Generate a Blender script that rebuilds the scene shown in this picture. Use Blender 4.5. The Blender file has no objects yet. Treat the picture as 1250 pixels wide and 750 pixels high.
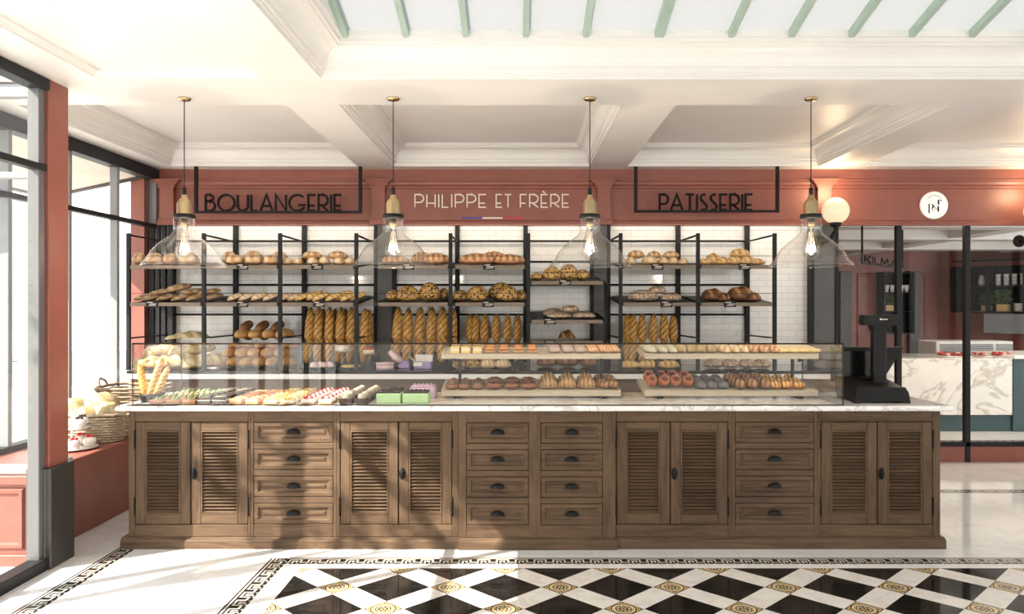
import bpy, bmesh, math, random
from mathutils import Vector, Matrix
random.seed(7)
C = bpy.context.scene.collection
PI = math.pi
F, EYE, VX, VY = 950.0, 1.57, 633.0, 372.0

def wx(x, Y): return (x - VX) * Y / F
def wz(y, Y): return EYE + (VY - y) * Y / F

# ------------------------------------------------------------------ node helpers
class S:
    """socket wrapper with arithmetic"""
    def __init__(s, nt, sock): s.nt, s.k = nt, sock
    def _m(s, op, *o):
        n = s.nt.nodes.new('ShaderNodeMath'); n.operation = op
        for i, v in enumerate((s,) + o):
            if isinstance(v, S): s.nt.links.new(v.k, n.inputs[i])
            else: n.inputs[i].default_value = v
        return S(s.nt, n.outputs[0])
    def __add__(s, o): return s._m('ADD', o)
    def __sub__(s, o): return s._m('SUBTRACT', o)
    def __mul__(s, o): return s._m('MULTIPLY', o)
    def __truediv__(s, o): return s._m('DIVIDE', o)
    def gt(s, o): return s._m('GREATER_THAN', o)
    def lt(s, o): return s._m('LESS_THAN', o)
    def fr(s): return s._m('FRACT')
    def ab(s): return s._m('ABSOLUTE')
    def sin(s): return s._m('SINE')
    def mx(s, o): return s._m('MAXIMUM', o)
    def mn(s, o): return s._m('MINIMUM', o)
    def pw(s, o): return s._m('POWER', o)

class Mat:
    def __init__(self, name, color=(.8, .8, .8), rough=.5, metal=0.0, spec=None, **kw):
        m = bpy.data.materials.new(name); m.use_nodes = True
        self.m, self.nt = m, m.node_tree
        self.b = self.nt.nodes['Principled BSDF']
        self.b.inputs['Base Color'].default_value = (*color, 1)
        self.b.inputs['Roughness'].default_value = rough
        self.b.inputs['Metallic'].default_value = metal
        if spec is not None: self.b.inputs['Specular IOR Level'].default_value = spec
        for k, v in kw.items(): self.b.inputs[k.replace('_', ' ')].default_value = v
    def node(self, t, **kw):
        n = self.nt.nodes.new(t)
        for k, v in kw.items(): setattr(n, k, v)
        return n
    def link(self, a, b): self.nt.links.new(a.k if isinstance(a, S) else a, b)
    def coord(self, kind='Object', scale=(1, 1, 1), rot=(0, 0, 0)):
        if kind == 'Position': o = self.node('ShaderNodeNewGeometry').outputs['Position']
        else: o = self.node('ShaderNodeTexCoord').outputs[kind]
        mp = self.node('ShaderNodeMapping'); mp.inputs['Scale'].default_value = scale; mp.inputs['Rotation'].default_value = rot
        self.link(o, mp.inputs['Vector']); return mp.outputs[0]
    def sep(self, v):
        n = self.node('ShaderNodeSeparateXYZ'); self.link(v, n.inputs[0])
        return [S(self.nt, n.outputs[i]) for i in range(3)]
    def noise(self, v, scale=5, detail=4, rough=.55, dist=0):
        n = self.node('ShaderNodeTexNoise'); self.link(v, n.inputs['Vector'])
        n.inputs['Scale'].default_value = scale; n.inputs['Detail'].default_value = detail
        n.inputs['Roughness'].default_value = rough; n.inputs['Distortion'].default_value = dist
        return S(self.nt, n.outputs['Fac'])
    def voro(self, v, scale=5, feature='F1'):
        n = self.node('ShaderNodeTexVoronoi', feature=feature); self.link(v, n.inputs['Vector']); n.inputs['Scale'].default_value = scale
        return S(self.nt, n.outputs['Distance'])
    def ramp(self, f, stops, interp='LINEAR'):
        n = self.node('ShaderNodeValToRGB'); cr = n.color_ramp; cr.interpolation = interp
        while len(cr.elements) < len(stops): cr.elements.new(.5)
        for e, (p, c) in zip(cr.elements, stops):
            e.position = p; e.color = (*c, 1) if len(c) == 3 else c
        self.link(f, n.inputs[0]); return n.outputs[0]
    def mix(self, f, a, b, blend='MIX'):
        n = self.node('ShaderNodeMix', data_type='RGBA', blend_type=blend)
        if isinstance(f, (int, float)): n.inputs[0].default_value = f
        else: self.link(f, n.inputs[0])
        for i, v in ((6, a), (7, b)):
            if isinstance(v, tuple): n.inputs[i].default_value = (*v, 1)
            else: self.link(v, n.inputs[i])
        return n.outputs[2]
    def attr(self, name):
        n = self.node('ShaderNodeAttribute', attribute_name=name); return S(self.nt, n.outputs['Fac'])
    def color(self, c): self.link(c, self.b.inputs['Base Color'])
    def roughness(self, r): self.link(r, self.b.inputs['Roughness'])
    def bump(self, h, strength=.3, dist=.01):
        n = self.node('ShaderNodeBump'); n.inputs['Strength'].default_value = strength; n.inputs['Distance'].default_value = dist
        self.link(h, n.inputs['Height']); self.link(n.outputs[0], self.b.inputs['Normal'])
    def emit(self, c, s):
        self.b.inputs['Emission Color'].default_value = (*c, 1); self.b.inputs['Emission Strength'].default_value = s

def painted(name, c, rough=.5, amp=.12, bump=.05, sc=6):
    M = Mat(name, c, rough); v = M.coord('Position')
    n = M.noise(v, sc, 5)
    M.color(M.ramp(n, [(.3, tuple(x * (1 - amp) for x in c)), (.7, tuple(min(1, x * (1 + amp)) for x in c))]))
    M.bump(M.noise(v, 60, 3), bump, .01)
    return M.m

def glass_mat(name, tint=(1, 1, 1), refl=1.0, ior=1.45, rough=0.0):
    m = bpy.data.materials.new(name); m.use_nodes = True; nt = m.node_tree
    nt.nodes.remove(nt.nodes['Principled BSDF']); out = nt.nodes['Material Output']
    t = nt.nodes.new('ShaderNodeBsdfTransparent'); t.inputs[0].default_value = (*tint, 1)
    g = nt.nodes.new('ShaderNodeBsdfGlossy'); g.inputs['Roughness'].default_value = rough
    g.inputs['Color'].default_value = (refl, refl, refl, 1)
    lw = nt.nodes.new('ShaderNodeLayerWeight'); lw.inputs[0].default_value = .5
    p5 = nt.nodes.new('ShaderNodeMath'); p5.operation = 'POWER'; p5.inputs[1].default_value = 5; nt.links.new(lw.outputs['Facing'], p5.inputs[0])
    f0 = ((ior - 1) / (ior + 1)) ** 2
    fr = nt.nodes.new('ShaderNodeMath'); fr.operation = 'MULTIPLY_ADD'; fr.inputs[1].default_value = 1 - f0; fr.inputs[2].default_value = f0; nt.links.new(p5.outputs[0], fr.inputs[0])
    mx = nt.nodes.new('ShaderNodeMixShader')
    nt.links.new(fr.outputs[0], mx.inputs[0]); nt.links.new(t.outputs[0], mx.inputs[1]); nt.links.new(g.outputs[0], mx.inputs[2])
    nt.links.new(mx.outputs[0], out.inputs[0]); return m

M = {}
M['red'] = painted('red_paint', (.235, .074, .052), .42, .10)
M['red_tex'] = M['red']
M['plaster'] = painted('ceiling_plaster', (.70, .682, .662), .42, .03, .12, 2.5)
M['steel'] = Mat('dark_steel', (.016, .0165, .018), .5, 0, .2).m
M['black'] = Mat('black_metal', (.007, .007, .007), .5, 0, .2).m
M['rack'] = Mat('rack_steel', (.012, .0125, .014), .5, 0, .2).m
M['grey'] = painted('grey_paint', (.075, .073, .072), .45, .08)
M['post_base'] = Mat('post_base', (.028, .025, .023), .4).m
M['mgrey'] = Mat('grey_steel', (.13, .13, .13), .35, .3).m
M['lgrey'] = painted('light_grey_paint', (.22, .23, .24), .4, .06)
M['white'] = Mat('white_gloss', (.82, .80, .77), .3).m
M['brass'] = Mat('brass', (.52, .39, .22), .26, 1.0).m
M['glass'] = glass_mat('clear_glass')
M['case_glass'] = glass_mat('case_glass', (.985, .985, .98), 1.0, 1.42)
M['shade_glass'] = glass_mat('shade_glass', (.955, .95, .94), 1.0, 1.75)
M['win_glass'] = glass_mat('window_glass', (.97, .985, .985), .8, 1.4)
M['part_glass'] = glass_mat('partition_glass', (.94, .945, .94), .22, 1.4)
M['edge'] = Mat('glass_edge', (.03, .02, .014), .6, 0, .05).m
M['plastic'] = Mat('black_plastic', (.006, .0055, .0055), .45, 0, .2).m
M['screen'] = Mat('black_screen', (.004, .004, .004), .12).m
M['green_bar'] = painted('green_bar', (.30, .40, .35), .5, .06)
M['teal'] = painted('teal_paint', (.035, .075, .085), .5, .08)
M['blue'] = Mat('flag_blue', (.06, .06, .35), .5).m
M['flagred'] = Mat('flag_red', (.55, .02, .03), .5).m
M['letter'] = Mat('letter_white', (.78, .68, .60), .45).m
M['lead'] = Mat('letter_dark', (.008, .007, .007), .6, 0, .1).m
M['gold'] = Mat('letter_gold', (.45, .33, .15), .4).m

def opal():
    m = bpy.data.materials.new('opal_glass'); m.use_nodes = True; nt = m.node_tree
    nt.nodes.remove(nt.nodes['Principled BSDF']); out = nt.nodes['Material Output']
    t = nt.nodes.new('ShaderNodeBsdfTranslucent'); t.inputs[0].default_value = (.135, .137, .135, 1)
    d = nt.nodes.new('ShaderNodeBsdfDiffuse'); d.inputs[0].default_value = (.6, .6, .6, 1)
    mx = nt.nodes.new('ShaderNodeMixShader'); mx.inputs[0].default_value = .18
    nt.links.new(t.outputs[0], mx.inputs[1]); nt.links.new(d.outputs[0], mx.inputs[2]); nt.links.new(mx.outputs[0], out.inputs[0])
    return m
M['opal'] = opal()

def wood(name, vert, c1=(.042, .024, .0135), c2=(.145, .090, .051), kind='Position'):
    w = Mat(name, c1, .6, spec=.25)
    sc = (9, 9, .8) if vert == 'v' else (.8, 9, 9)
    v = w.coord(kind, sc)
    n = w.noise(v, 2.2, 8, .65, 1.2)
    n2 = w.noise(w.coord(kind, tuple(x * 4 for x in sc)), 3, 6, .7)
    n3 = w.noise(w.coord(kind), 1.6, 3)
    f = n * .55 + n2 * .28 + n3 * .22
    w.color(w.ramp(f, [(.36, c1), (.52, tuple((a + b) / 2 for a, b in zip(c1, c2))), (.68, c2)]))
    w.bump(n2 * .5 + n * .5, .25, .004)
    return w.m
M['wood_v'] = wood('oak_upright', 'v'); M['wood_h'] = wood('oak_level', 'h')
M['board'] = wood('pale_board', 'h', (.40, .34, .25), (.54, .47, .36))
M['shelf'] = wood('grey_shelf_board', 'h', (.13, .10, .075), (.24, .19, .145))
M['wood_shaded'] = wood('oak_shaded', 'h', (.012, .008, .005), (.025, .016, .01))  # near black: shade behind the slats is put into the colour
M['brown'] = wood('brown_panel', 'h', (.10, .065, .045), (.17, .12, .085))

def marble(name, base=(.80, .78, .74), vein=(.30, .27, .24), sc=1.0, rough=.12, amt=.6, kind='Position', rot=.6):
    m = Mat(name, base, rough)
    v = m.coord(kind, (sc, sc, sc), (0.3, rot, rot))
    n = m.noise(v, 1.3, 8, .6, 1.0)
    w = (n - .5).ab()
    vein_f = m.ramp(w, [(0, (amt, amt, amt)), (.035, (0, 0, 0))])
    cloud = m.noise(v, 3, 5)
    c = m.ramp(cloud, [(.35, tuple(x * .93 for x in base)), (.65, base)])
    m.color(m.mix(vein_f, c, vein))
    return m
M['marble'] = marble('counter_marble', (.82, .80, .77), (.35, .33, .31), 2.2).m
M['marble_big'] = marble('display_marble', (.82, .81, .78), (.30, .27, .22), 1.1, .15, .55).m
# floor: white marble slabs with hairline joints
def floor_mat():
    m = marble('floor_marble', (.80, .78, .755), (.60, .57, .54), 1.3, .10, .35)
    x, y, z = m.sep(m.coord('Position'))
    jx = ((x / .46).fr() - .5).ab().gt(.496)
    jy = ((y / .46).fr() - .5).ab().gt(.496)
    base = m.b.inputs['Base Color'].links[0].from_socket
    m.color(m.mix(jx.mx(jy) * .6, base, (.35, .32, .29)))
    return m.m
M['floor'] = floor_mat()
bm_ = marble('black_marble', (.010, .0095, .009), (.05, .045, .04), 2.5, .06, .3); M['floor_black'] = bm_.m
M['floor_white'] = marble('inlay_white', (.76, .72, .67), (.50, .46, .42), 2.5, .10, .4).m
M['key_black'] = Mat('key_black', (.010, .009, .008), .15).m
M['key_cream'] = Mat('key_cream', (.52, .49, .43), .2).m
def ornament():
    m = Mat('ornament_tile', (.6, .5, .3), .15)
    uv = m.node('ShaderNodeUVMap').outputs[0]
    x, y, z = m.sep(uv)
    x = x * 2 - 1; y = y * 2 - 1
    r = (x * x + y * y).pw(.5)
    at = y._m('ARCTAN2', x)
    pet = (at * 8).sin() * .05
    pet2 = (at * 16).sin() * .03
    cream, gold, dark = (.76, .70, .56), (.50, .33, .12), (.03, .02, .014)
    c = gold
    ed = x.ab().mx(y.ab()).gt(.93)
    corner = ((x.ab() - .78).pw(2) + (y.ab() - .78).pw(2)).pw(.5)
    def rings(col, lo, hi, mod=None):
        rr = r + mod if mod is not None else r
        return rr.gt(lo) * rr.lt(hi)
    out = m.mix(r.gt(.88), cream, gold)
    out = m.mix(rings(None, .80, .90), out, dark)
    out = m.mix(rings(None, .56, .72, pet2), out, gold)
    out = m.mix(rings(None, .46, .56, pet2), out, dark)
    out = m.mix(rings(None, .20, .38, pet), out, dark)
    out = m.mix(rings(None, .08, .22, pet), out, gold)
    out = m.mix(r.lt(.10), out, dark)
    out = m.mix(corner.lt(.14), out, dark)
    out = m.mix(corner.lt(.07), out, cream)
    out = m.mix(ed, out, dark)
    m.color(out); return m.m
M['ornament'] = ornament()
def tile_mat():
    m = Mat('subway_tile', (.78, .75, .71), .10)
    br = m.node('ShaderNodeTexBrick'); v = m.coord('Position', (1, 1, 1), (PI / 2, 0, 0))
    sp = m.node('ShaderNodeSeparateXYZ'); g = m.node('ShaderNodeNewGeometry'); m.link(g.outputs['Position'], sp.inputs[0])
    cb = m.node('ShaderNodeCombineXYZ'); m.link(sp.outputs[0], cb.inputs[0]); m.link(sp.outputs[2], cb.inputs[1])
    m.link(cb.outputs[0], br.inputs['Vector'])
    br.inputs['Color1'].default_value = (.80, .77, .73, 1); br.inputs['Color2'].default_value = (.76, .73, .69, 1); br.inputs['Mortar'].default_value = (.46, .44, .41, 1)
    br.inputs['Scale'].default_value = 1; br.inputs['Mortar Size'].default_value = .0016; br.inputs['Mortar Smooth'].default_value = .1
    br.inputs['Brick Width'].default_value = .15; br.inputs['Row Height'].default_value = .0625
    m.color(br.outputs['Color'])
    f = S(m.nt, br.outputs['Fac'])
    n = m.noise(m.coord('Position'), 9, 2)
    m.bump((f * -1) + n * .25, .25, .004)
    return m.m
M['tile'] = tile_mat()
def wicker_mat(name, a, b):
    m = Mat(name, a, .6); n = m.noise(m.coord('Position'), 45, 3)
    m.color(m.ramp(n, [(.3, a), (.7, b)])); return m.m
M['wicker'] = wicker_mat('pale_wicker', (.30, .22, .14), (.54, .44, .32))
M['wicker_d'] = wicker_mat('brown_wicker', (.17, .11, .065), (.32, .23, .15))

def bread(name, crust, dark, score, seeds=None, floury=0.0, rough=.55, seed_scale=70):
    m = Mat(name, crust, rough); v = m.coord('Position')
    n = m.noise(v, 18, 5); n2 = m.noise(v, 70, 3)
    c = m.ramp(n * .75 + n2 * .25, [(.33, dark), (.62, crust)])
    sc = m.attr('score'); c = m.mix(sc._m('MINIMUM', 1.0), c, score)
    h = n2
    if floury:
        fl = m.ramp(m.noise(v, 30, 6, .7), [(.45, (0, 0, 0)), (.62, (floury,) * 3)]); c = m.mix(fl, c, (.80, .72, .60))
    if seeds:
        vd = m.voro(v, seed_scale); c = m.mix(vd.lt(.42), c, seeds)
        h = n2 * .3 - vd
    m.color(c); m.bump(h, .5, .006)
    m.b.inputs['Subsurface Weight'].default_value = 0
    return m.m
B = {
 'bun':    bread('golden_bun_crust', (.62, .34, .14), (.40, .17, .055), (.78, .58, .34), floury=.35),
 'pale':   bread('pale_roll_crust', (.66, .43, .20), (.50, .26, .09), (.80, .64, .42), floury=.5),
 'dark':   bread('rye_crust', (.24, .115, .04), (.10, .045, .018), (.36, .21, .09), floury=.15),
 'oval':   bread('brown_oval_crust', (.33, .18, .065), (.17, .08, .028), (.45, .28, .13), floury=.25),
 'yellow': bread('yellow_loaf_crust', (.66, .37, .08), (.40, .17, .03), (.78, .56, .22), floury=.2),
 'bag':    bread('baguette_crust', (.74, .42, .10), (.50, .24, .045), (.13, .042, .010), rough=.4),
 'croiss': bread('croissant_crust', (.36, .19, .07), (.2, .09, .03), (.50, .32, .14)),
 'flat':   bread('crusty_flat_loaf', (.50, .19, .06), (.26, .08, .025), (.74, .44, .18), floury=.3),
 'seed':   bread('seeded_loaf_crust', (.58, .36, .11), (.34, .17, .045), (.62, .42, .2), seeds=(.055, .028, .01), seed_scale=42),
 'sesame': bread('sesame_loaf_crust', (.60, .38, .13), (.38, .2, .06), (.7, .5, .25), seeds=(.06, .03, .012), seed_scale=48),
 'rustic': bread('rustic_round_crust', (.33, .19, .10), (.18, .09, .045), (.5, .35, .2), seeds=(.62, .52, .40), seed_scale=55, floury=.5),
 'cocoa':  bread('dark_brown_crust', (.21, .085, .035), (.10, .035, .014), (.45, .24, .09)),
 'roll':   bread('smooth_roll_crust', (.64, .36, .12), (.42, .19, .05), (.80, .56, .25), floury=.15),
 'rollend':bread('roasted_roll_crust', (.26, .12, .045), (.13, .05, .018), (.4, .2, .08)),
 'flour':  bread('floured_loaf_crust', (.44, .31, .12), (.28, .18, .06), (.60, .47, .24), floury=.35),
 'melon':  bread('pale_crust', (.33, .25, .11), (.22, .15, .05), (.42, .33, .16), floury=.2),
 'glazed': bread('glazed_brioche', (.55, .2, .03), (.30, .08, .012), (.78, .5, .16), rough=.25),
}
P = {k: Mat('pastry_' + k, c, r).m for k, (c, r) in {
 'cream': ((.78, .66, .46), .5), 'choc': ((.028, .012, .007), .75), 'brown': ((.22, .085, .03), .4), 'orange': ((.60, .25, .07), .4),
 'grey': ((.12, .115, .115), .5), 'sugar': ((.40, .30, .25), .5), 'berry': ((.13, .03, .016), .4), 'sage': ((.50, .46, .33), .5), 'straw': ((.55, .03, .03), .25), 'salmon': ((.72, .38, .24), .5), 'white': ((.80, .76, .70), .5),
 'green': ((.42, .62, .30), .45), 'lilac': ((.55, .38, .48), .5), 'purple': ((.42, .32, .62), .5), 'pink': ((.80, .58, .60), .5),
 'nut': ((.60, .42, .17), .5), 'leaf': ((.09, .17, .04), .5), 'yellow': ((.72, .52, .19), .45), 'crust': ((.44, .24, .09), .55),
 'dusty': ((.40, .34, .25), .7), 'terra': ((.42, .12, .045), .4), 'meat': ((.40, .05, .045), .35), 'fat': ((.7, .45, .4), .4)}.items()}
# ------------------------------------------------------------------ mesh builder
class MB:
    def __init__(s): s.v, s.f, s.mi, s.sm, s.uv = [], [], [], [], {}
    def face(s, idx, mi=0, sm=False, uv=None):
        if uv: s.uv[len(s.f)] = uv
        s.f.append(tuple(idx)); s.mi.append(mi); s.sm.append(sm)
    def quad(s, pts, mi=0, uv=None):
        b = len(s.v); s.v += [tuple(p) for p in pts]; s.face(range(b, b + len(pts)), mi, False, uv); return s
    def box(s, x0, x1, y0, y1, z0, z1, c=0.0, mi=0):
        if x0 > x1: x0, x1 = x1, x0
        if y0 > y1: y0, y1 = y1, y0
        if z0 > z1: z0, z1 = z1, z0
        c = min(c, (x1 - x0) * .45, (y1 - y0) * .45, (z1 - z0) * .45)
        b = len(s.v); X, Y, Z = (x0, x1), (y0, y1), (z0, z1)
        if c <= 0:
            for i in (0, 1):
                for j in (0, 1):
                    for k in (0, 1): s.v.append((X[i], Y[j], Z[k]))
            for q in ((0, 1, 3, 2), (4, 6, 7, 5), (0, 4, 5, 1), (2, 3, 7, 6), (0, 2, 6, 4), (1, 5, 7, 3)): s.face([b + t for t in q], mi)
            return s
        def cid(i, j, k, a): return b + ((i * 2 + j) * 2 + k) * 3 + a
        for i in (0, 1):
            for j in (0, 1):
                for k in (0, 1):
                    p = (X[i], Y[j], Z[k]); sg = (1 - 2 * i, 1 - 2 * j, 1 - 2 * k)
                    for a in range(3):
                        s.v.append(tuple(p[t] + (0 if t == a else sg[t] * c) for t in range(3)))
        for i in (0, 1):   # big faces
            o = [(0, 0), (0, 1), (1, 1), (1, 0)]
            if i: o = o[::-1]
            s.face([cid(i, j, k, 0) for j, k in o], mi)
            s.face([cid(k, i, j, 1) for j, k in o], mi)
            s.face([cid(j, k, i, 2) for j, k in o], mi)
        for i in (0, 1):   # edges
            for j in (0, 1):
                fl = (i + j) % 2 == 0
                for q in ([cid(i, j, 0, 0), cid(i, j, 1, 0), cid(i, j, 1, 1), cid(i, j, 0, 1)],
                          [cid(0, i, j, 1), cid(1, i, j, 1), cid(1, i, j, 2), cid(0, i, j, 2)],
                          [cid(j, 0, i, 2), cid(j, 1, i, 2), cid(j, 1, i, 0), cid(j, 0, i, 0)]):
                    s.face(q[::-1] if fl else q, mi)
                for k in (0, 1):
                    q = [cid(i, j, k, 0), cid(i, j, k, 1), cid(i, j, k, 2)]
                    s.face(q if (i + j + k) % 2 == 1 else q[::-1], mi)
        return s
    def tube(s, pts, r, n=8, mi=0, closed=False, caps=True):
        pts = [Vector(p) for p in pts]; b = len(s.v); L = len(pts)
        rr = r if isinstance(r, (list, tuple)) else [r] * L
        up = None
        for i, p in enumerate(pts):
            if closed: d = pts[(i + 1) % L] - pts[i - 1]
            else: d = pts[min(i + 1, L - 1)] - pts[max(i - 1, 0)]
            d = d.normalized() if d.length > 1e-9 else Vector((0, 0, 1))
            if up is None: up = Vector((0, 0, 1)) if abs(d.z) < .9 else Vector((1, 0, 0))
            a = d.cross(up)
            if a.length < 1e-6: a = d.orthogonal()
            a.normalize(); u = a.cross(d).normalized(); up = u
            for k in range(n):
                t = 2 * PI * k / n; s.v.append(tuple(p + (a * math.cos(t) + u * math.sin(t)) * rr[i]))
        for i in range(L if closed else L - 1):
            j = (i + 1) % L
            for k in range(n):
                k2 = (k + 1) % n
                s.face((b + i * n + k, b + i * n + k2, b + j * n + k2, b + j * n + k), mi, n > 4)
        if caps and not closed:
            s.face([b + k for k in range(n)][::-1], mi); s.face([b + (L - 1) * n + k for k in range(n)], mi)
        return s
    def lathe(s, prof, c=(0, 0, 0), n=24, mi=0, sx=1, sy=1, sm=True, axis='z'):
        b = len(s.v)
        for r, z in prof:
            for k in range(n):
                t = 2 * PI * k / n; q = (r * math.cos(t) * sx, r * math.sin(t) * sy, z)
                if axis == 'y': q = (q[0], z, q[1])
                s.v.append((c[0] + q[0], c[1] + q[1], c[2] + q[2]))
        for i in range(len(prof) - 1):
            for k in range(n):
                k2 = (k + 1) % n; s.face((b + i * n + k, b + i * n + k2, b + (i + 1) * n + k2, b + (i + 1) * n + k), mi, sm)
        for i in (0, len(prof) - 1):
            if prof[i][0] > 1e-5: s.face([b + i * n + k for k in range(n)][::(-1 if i == 0 else 1)], mi)
        return s
    def prism(s, poly, a, b_, axis='y', mi=0):
        """2-D polygon extruded along an axis"""
        n = len(poly); b = len(s.v)
        for t in (a, b_):
            for p, q in poly:
                s.v.append({'y': (p, t, q), 'x': (t, p, q), 'z': (p, q, t)}[axis])
        s.face([b + i for i in range(n)][::-1], mi); s.face([b + n + i for i in range(n)], mi)
        for i in range(n): j = (i + 1) % n; s.face((b + i, b + j, b + n + j, b + n + i), mi)
        return s
    def ring(s, rect, prof, plane='z', mi=0, cap=True, cap_mi=None):
        """rectangular loops: prof = [(inset, level)]; plane z: rect=(x0,x1,y0,y1); plane y: rect=(x0,x1,z0,z1)"""
        b = len(s.v); a0, a1, b0, b1 = rect
        for ins, lv in prof:
            for p, q in ((a0 + ins, b0 + ins), (a1 - ins, b0 + ins), (a1 - ins, b1 - ins), (a0 + ins, b1 - ins)):
                s.v.append((p, q, lv) if plane == 'z' else (p, lv, q))
        for i in range(len(prof) - 1):
            for k in range(4):
                k2 = (k + 1) % 4; s.face((b + i * 4 + k, b + i * 4 + k2, b + i * 4 + 4 + k2, b + i * 4 + 4 + k), mi)
        if cap: L = b + (len(prof) - 1) * 4; s.face((L, L + 1, L + 2, L + 3), mi if cap_mi is None else cap_mi)
        return s
    def ribbon(s, pts, w, y0, y1, mi=0):
        """flat stroke in XZ, extruded y0..y1, mitred"""
        P2 = [Vector((p[0], p[1])) for p in pts]; n = len(P2); L, R = [], []
        closed = (P2[0] - P2[-1]).length < 1e-6
        if closed: P2 = P2[:-1]; n -= 1
        for i in range(n):
            pa = P2[i - 1] if (i > 0 or closed) else None; pb = P2[(i + 1) % n] if (i < n - 1 or closed) else None
            d1 = (P2[i] - pa).normalized() if pa is not None else None; d2 = (pb - P2[i]).normalized() if pb is not None else None
            if d1 is None: d1 = d2
            if d2 is None: d2 = d1
            t = (d1 + d2); t = t.normalized() if t.length > 1e-6 else d1
            nn = Vector((-t.y, t.x)); k = 1 / max(.45, nn.dot(Vector((-d1.y, d1.x))))
            L.append(P2[i] + nn * w / 2 * k); R.append(P2[i] - nn * w / 2 * k)
        for i in range(n if closed else n - 1):
            j = (i + 1) % n; s.prism([tuple(L[i]), tuple(L[j]), tuple(R[j]), tuple(R[i])], y0, y1, 'y', mi)
        return s
    def build(s, name, mats, parent=None, raw=False, origin=None):
        me = bpy.data.meshes.new(name)
        off = Vector((0, 0, 0))
        if not raw:
            if parent is not None:
                p = parent
                while p is not None: off += p.location; p = p.parent
            else:
                if origin is not None: off = Vector(origin)
                else:
                    xs, ys, zs = zip(*s.v); off = Vector(((min(xs) + max(xs)) / 2, (min(ys) + max(ys)) / 2, min(zs)))
        me.from_pydata([(x - off.x, y - off.y, z - off.z) for x, y, z in s.v], [], s.f)
        for m in (mats if isinstance(mats, (list, tuple)) else [mats]): me.materials.append(M[m] if isinstance(m, str) else m)
        me.polygons.foreach_set('material_index', s.mi); me.polygons.foreach_set('use_smooth', s.sm)
        if s.uv:
            ul = me.uv_layers.new(name='UVMap')
            for p in me.polygons:
                u = s.uv.get(p.index)
                if u:
                    for li, c in zip(p.loop_indices, u): ul.data[li].uv = c
        me.update(); me.validate()
        o = bpy.data.objects.new(name, me); C.objects.link(o)
        if parent is not None: o.parent = parent
        elif not raw: o.location = off
        return o

def fix_normals(o):
    bm = bmesh.new(); bm.from_mesh(o.data); bmesh.ops.recalc_face_normals(bm, faces=bm.faces); bm.to_mesh(o.data); bm.free(); return o
def tag(o, label, cat, group=None, kind=None):
    o['label'] = label; o['category'] = cat
    if group: o['group'] = group
    if kind: o['kind'] = kind
    return o
def thing(name, loc, label, cat, group=None):
    o = bpy.data.objects.new(name, None); o.empty_display_size = .05; C.objects.link(o); o.location = loc; return tag(o, label, cat, group)
def struct(mb, name, mats):
    o = mb.build(name, mats); o['kind'] = 'structure'; return o
def dup(root, loc=None, label=None, rot=None, scale=None):
    def cp(o, par):
        c = o.copy(); C.objects.link(c)
        if par is not None: c.parent = par
        for ch in [k for k in C.objects if k.parent == o]: cp(ch, c)
        return c
    r = cp(root, None)
    if loc is not None: r.location = loc
    if rot is not None: r.rotation_euler = rot
    if scale is not None: r.scale = scale
    if label: r['label'] = label
    return r
ORD = 'first second third fourth fifth sixth seventh eighth ninth tenth eleventh twelfth thirteenth fourteenth fifteenth sixteenth'.split()
# ------------------------------------------------------------------ the room
CEIL = 2.91; WALL = 7.77; XL = -2.83; XB = -3.62; XR = 7.4; YB = -2.6
m = MB(); m.quad([(-3.75, YB, 0), (XR, YB, 0), (XR, 19, 0), (-3.75, 19, 0)][:4]); m.v[2] = (XR, WALL + .1, 0); m.v[3] = (-3.75, WALL + .1, 0)
floor = struct(m, 'floor', 'floor')

# greek-key bands, one mosaic cell per face
KEY = ["###########", "...........", "###########", "#.........#", "#.#######.#", "#.#.....#.#", "#.#.###.#.#", "#.#.#...#.#"]
KEYROWS = ["11111111", "00000000", "11111110", "10000010", "10111010", "10100010", "10111110", "10000000", "11111111"]
def key_band(name, x0, x1, y0, y1, along):
    mb = MB(); w = (x1 - x0) if along == 'y' else (y1 - y0); nr = 10; c = w / nr; ln = (y1 - y0) if along == 'y' else (x1 - x0)
    n = int(ln / c); z = .0012
    pat = ["111111111", "100010001", "101110101", "101000101", "101111101", "100000001"]
    # meander repeating every 8 cells along, 9 cells across (2 border rules)
    G = ["0000000000",
         "1111111111",
         "0000000000",
         "0111111100",
         "0100000100",
         "0101110100",
         "0101010100",
         "1101010111",
         "0001000000",
         "0100001000"]
    for i in range(n):
        for r in range(nr):
            b = int(G[r][i % 10])
            if along == 'y': q = (x0 + r * c, x0 + (r + 1) * c, y0 + i * c, y0 + (i + 1) * c)
            else: q = (x0 + i * c, x0 + (i + 1) * c, y1 - (r + 1) * c, y1 - r * c)
            mb.quad([(q[0], q[2], z), (q[1], q[2], z), (q[1], q[3], z), (q[0], q[3], z)], 1 if b else 0)
    struct(mb, name, ['key_black', 'key_cream'])
key_band('trim_1', -2.575, -2.46, 2.2, 6.6, 'y')
key_band('trim_2', -1.53, -1.415, 2.2, 4.82, 'y')
key_band('trim_3', -1.415, 7.0, 4.705, 4.82, 'x')
key_band('trim_4', 2.3, 7.2, 6.48, 6.595, 'x')

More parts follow.
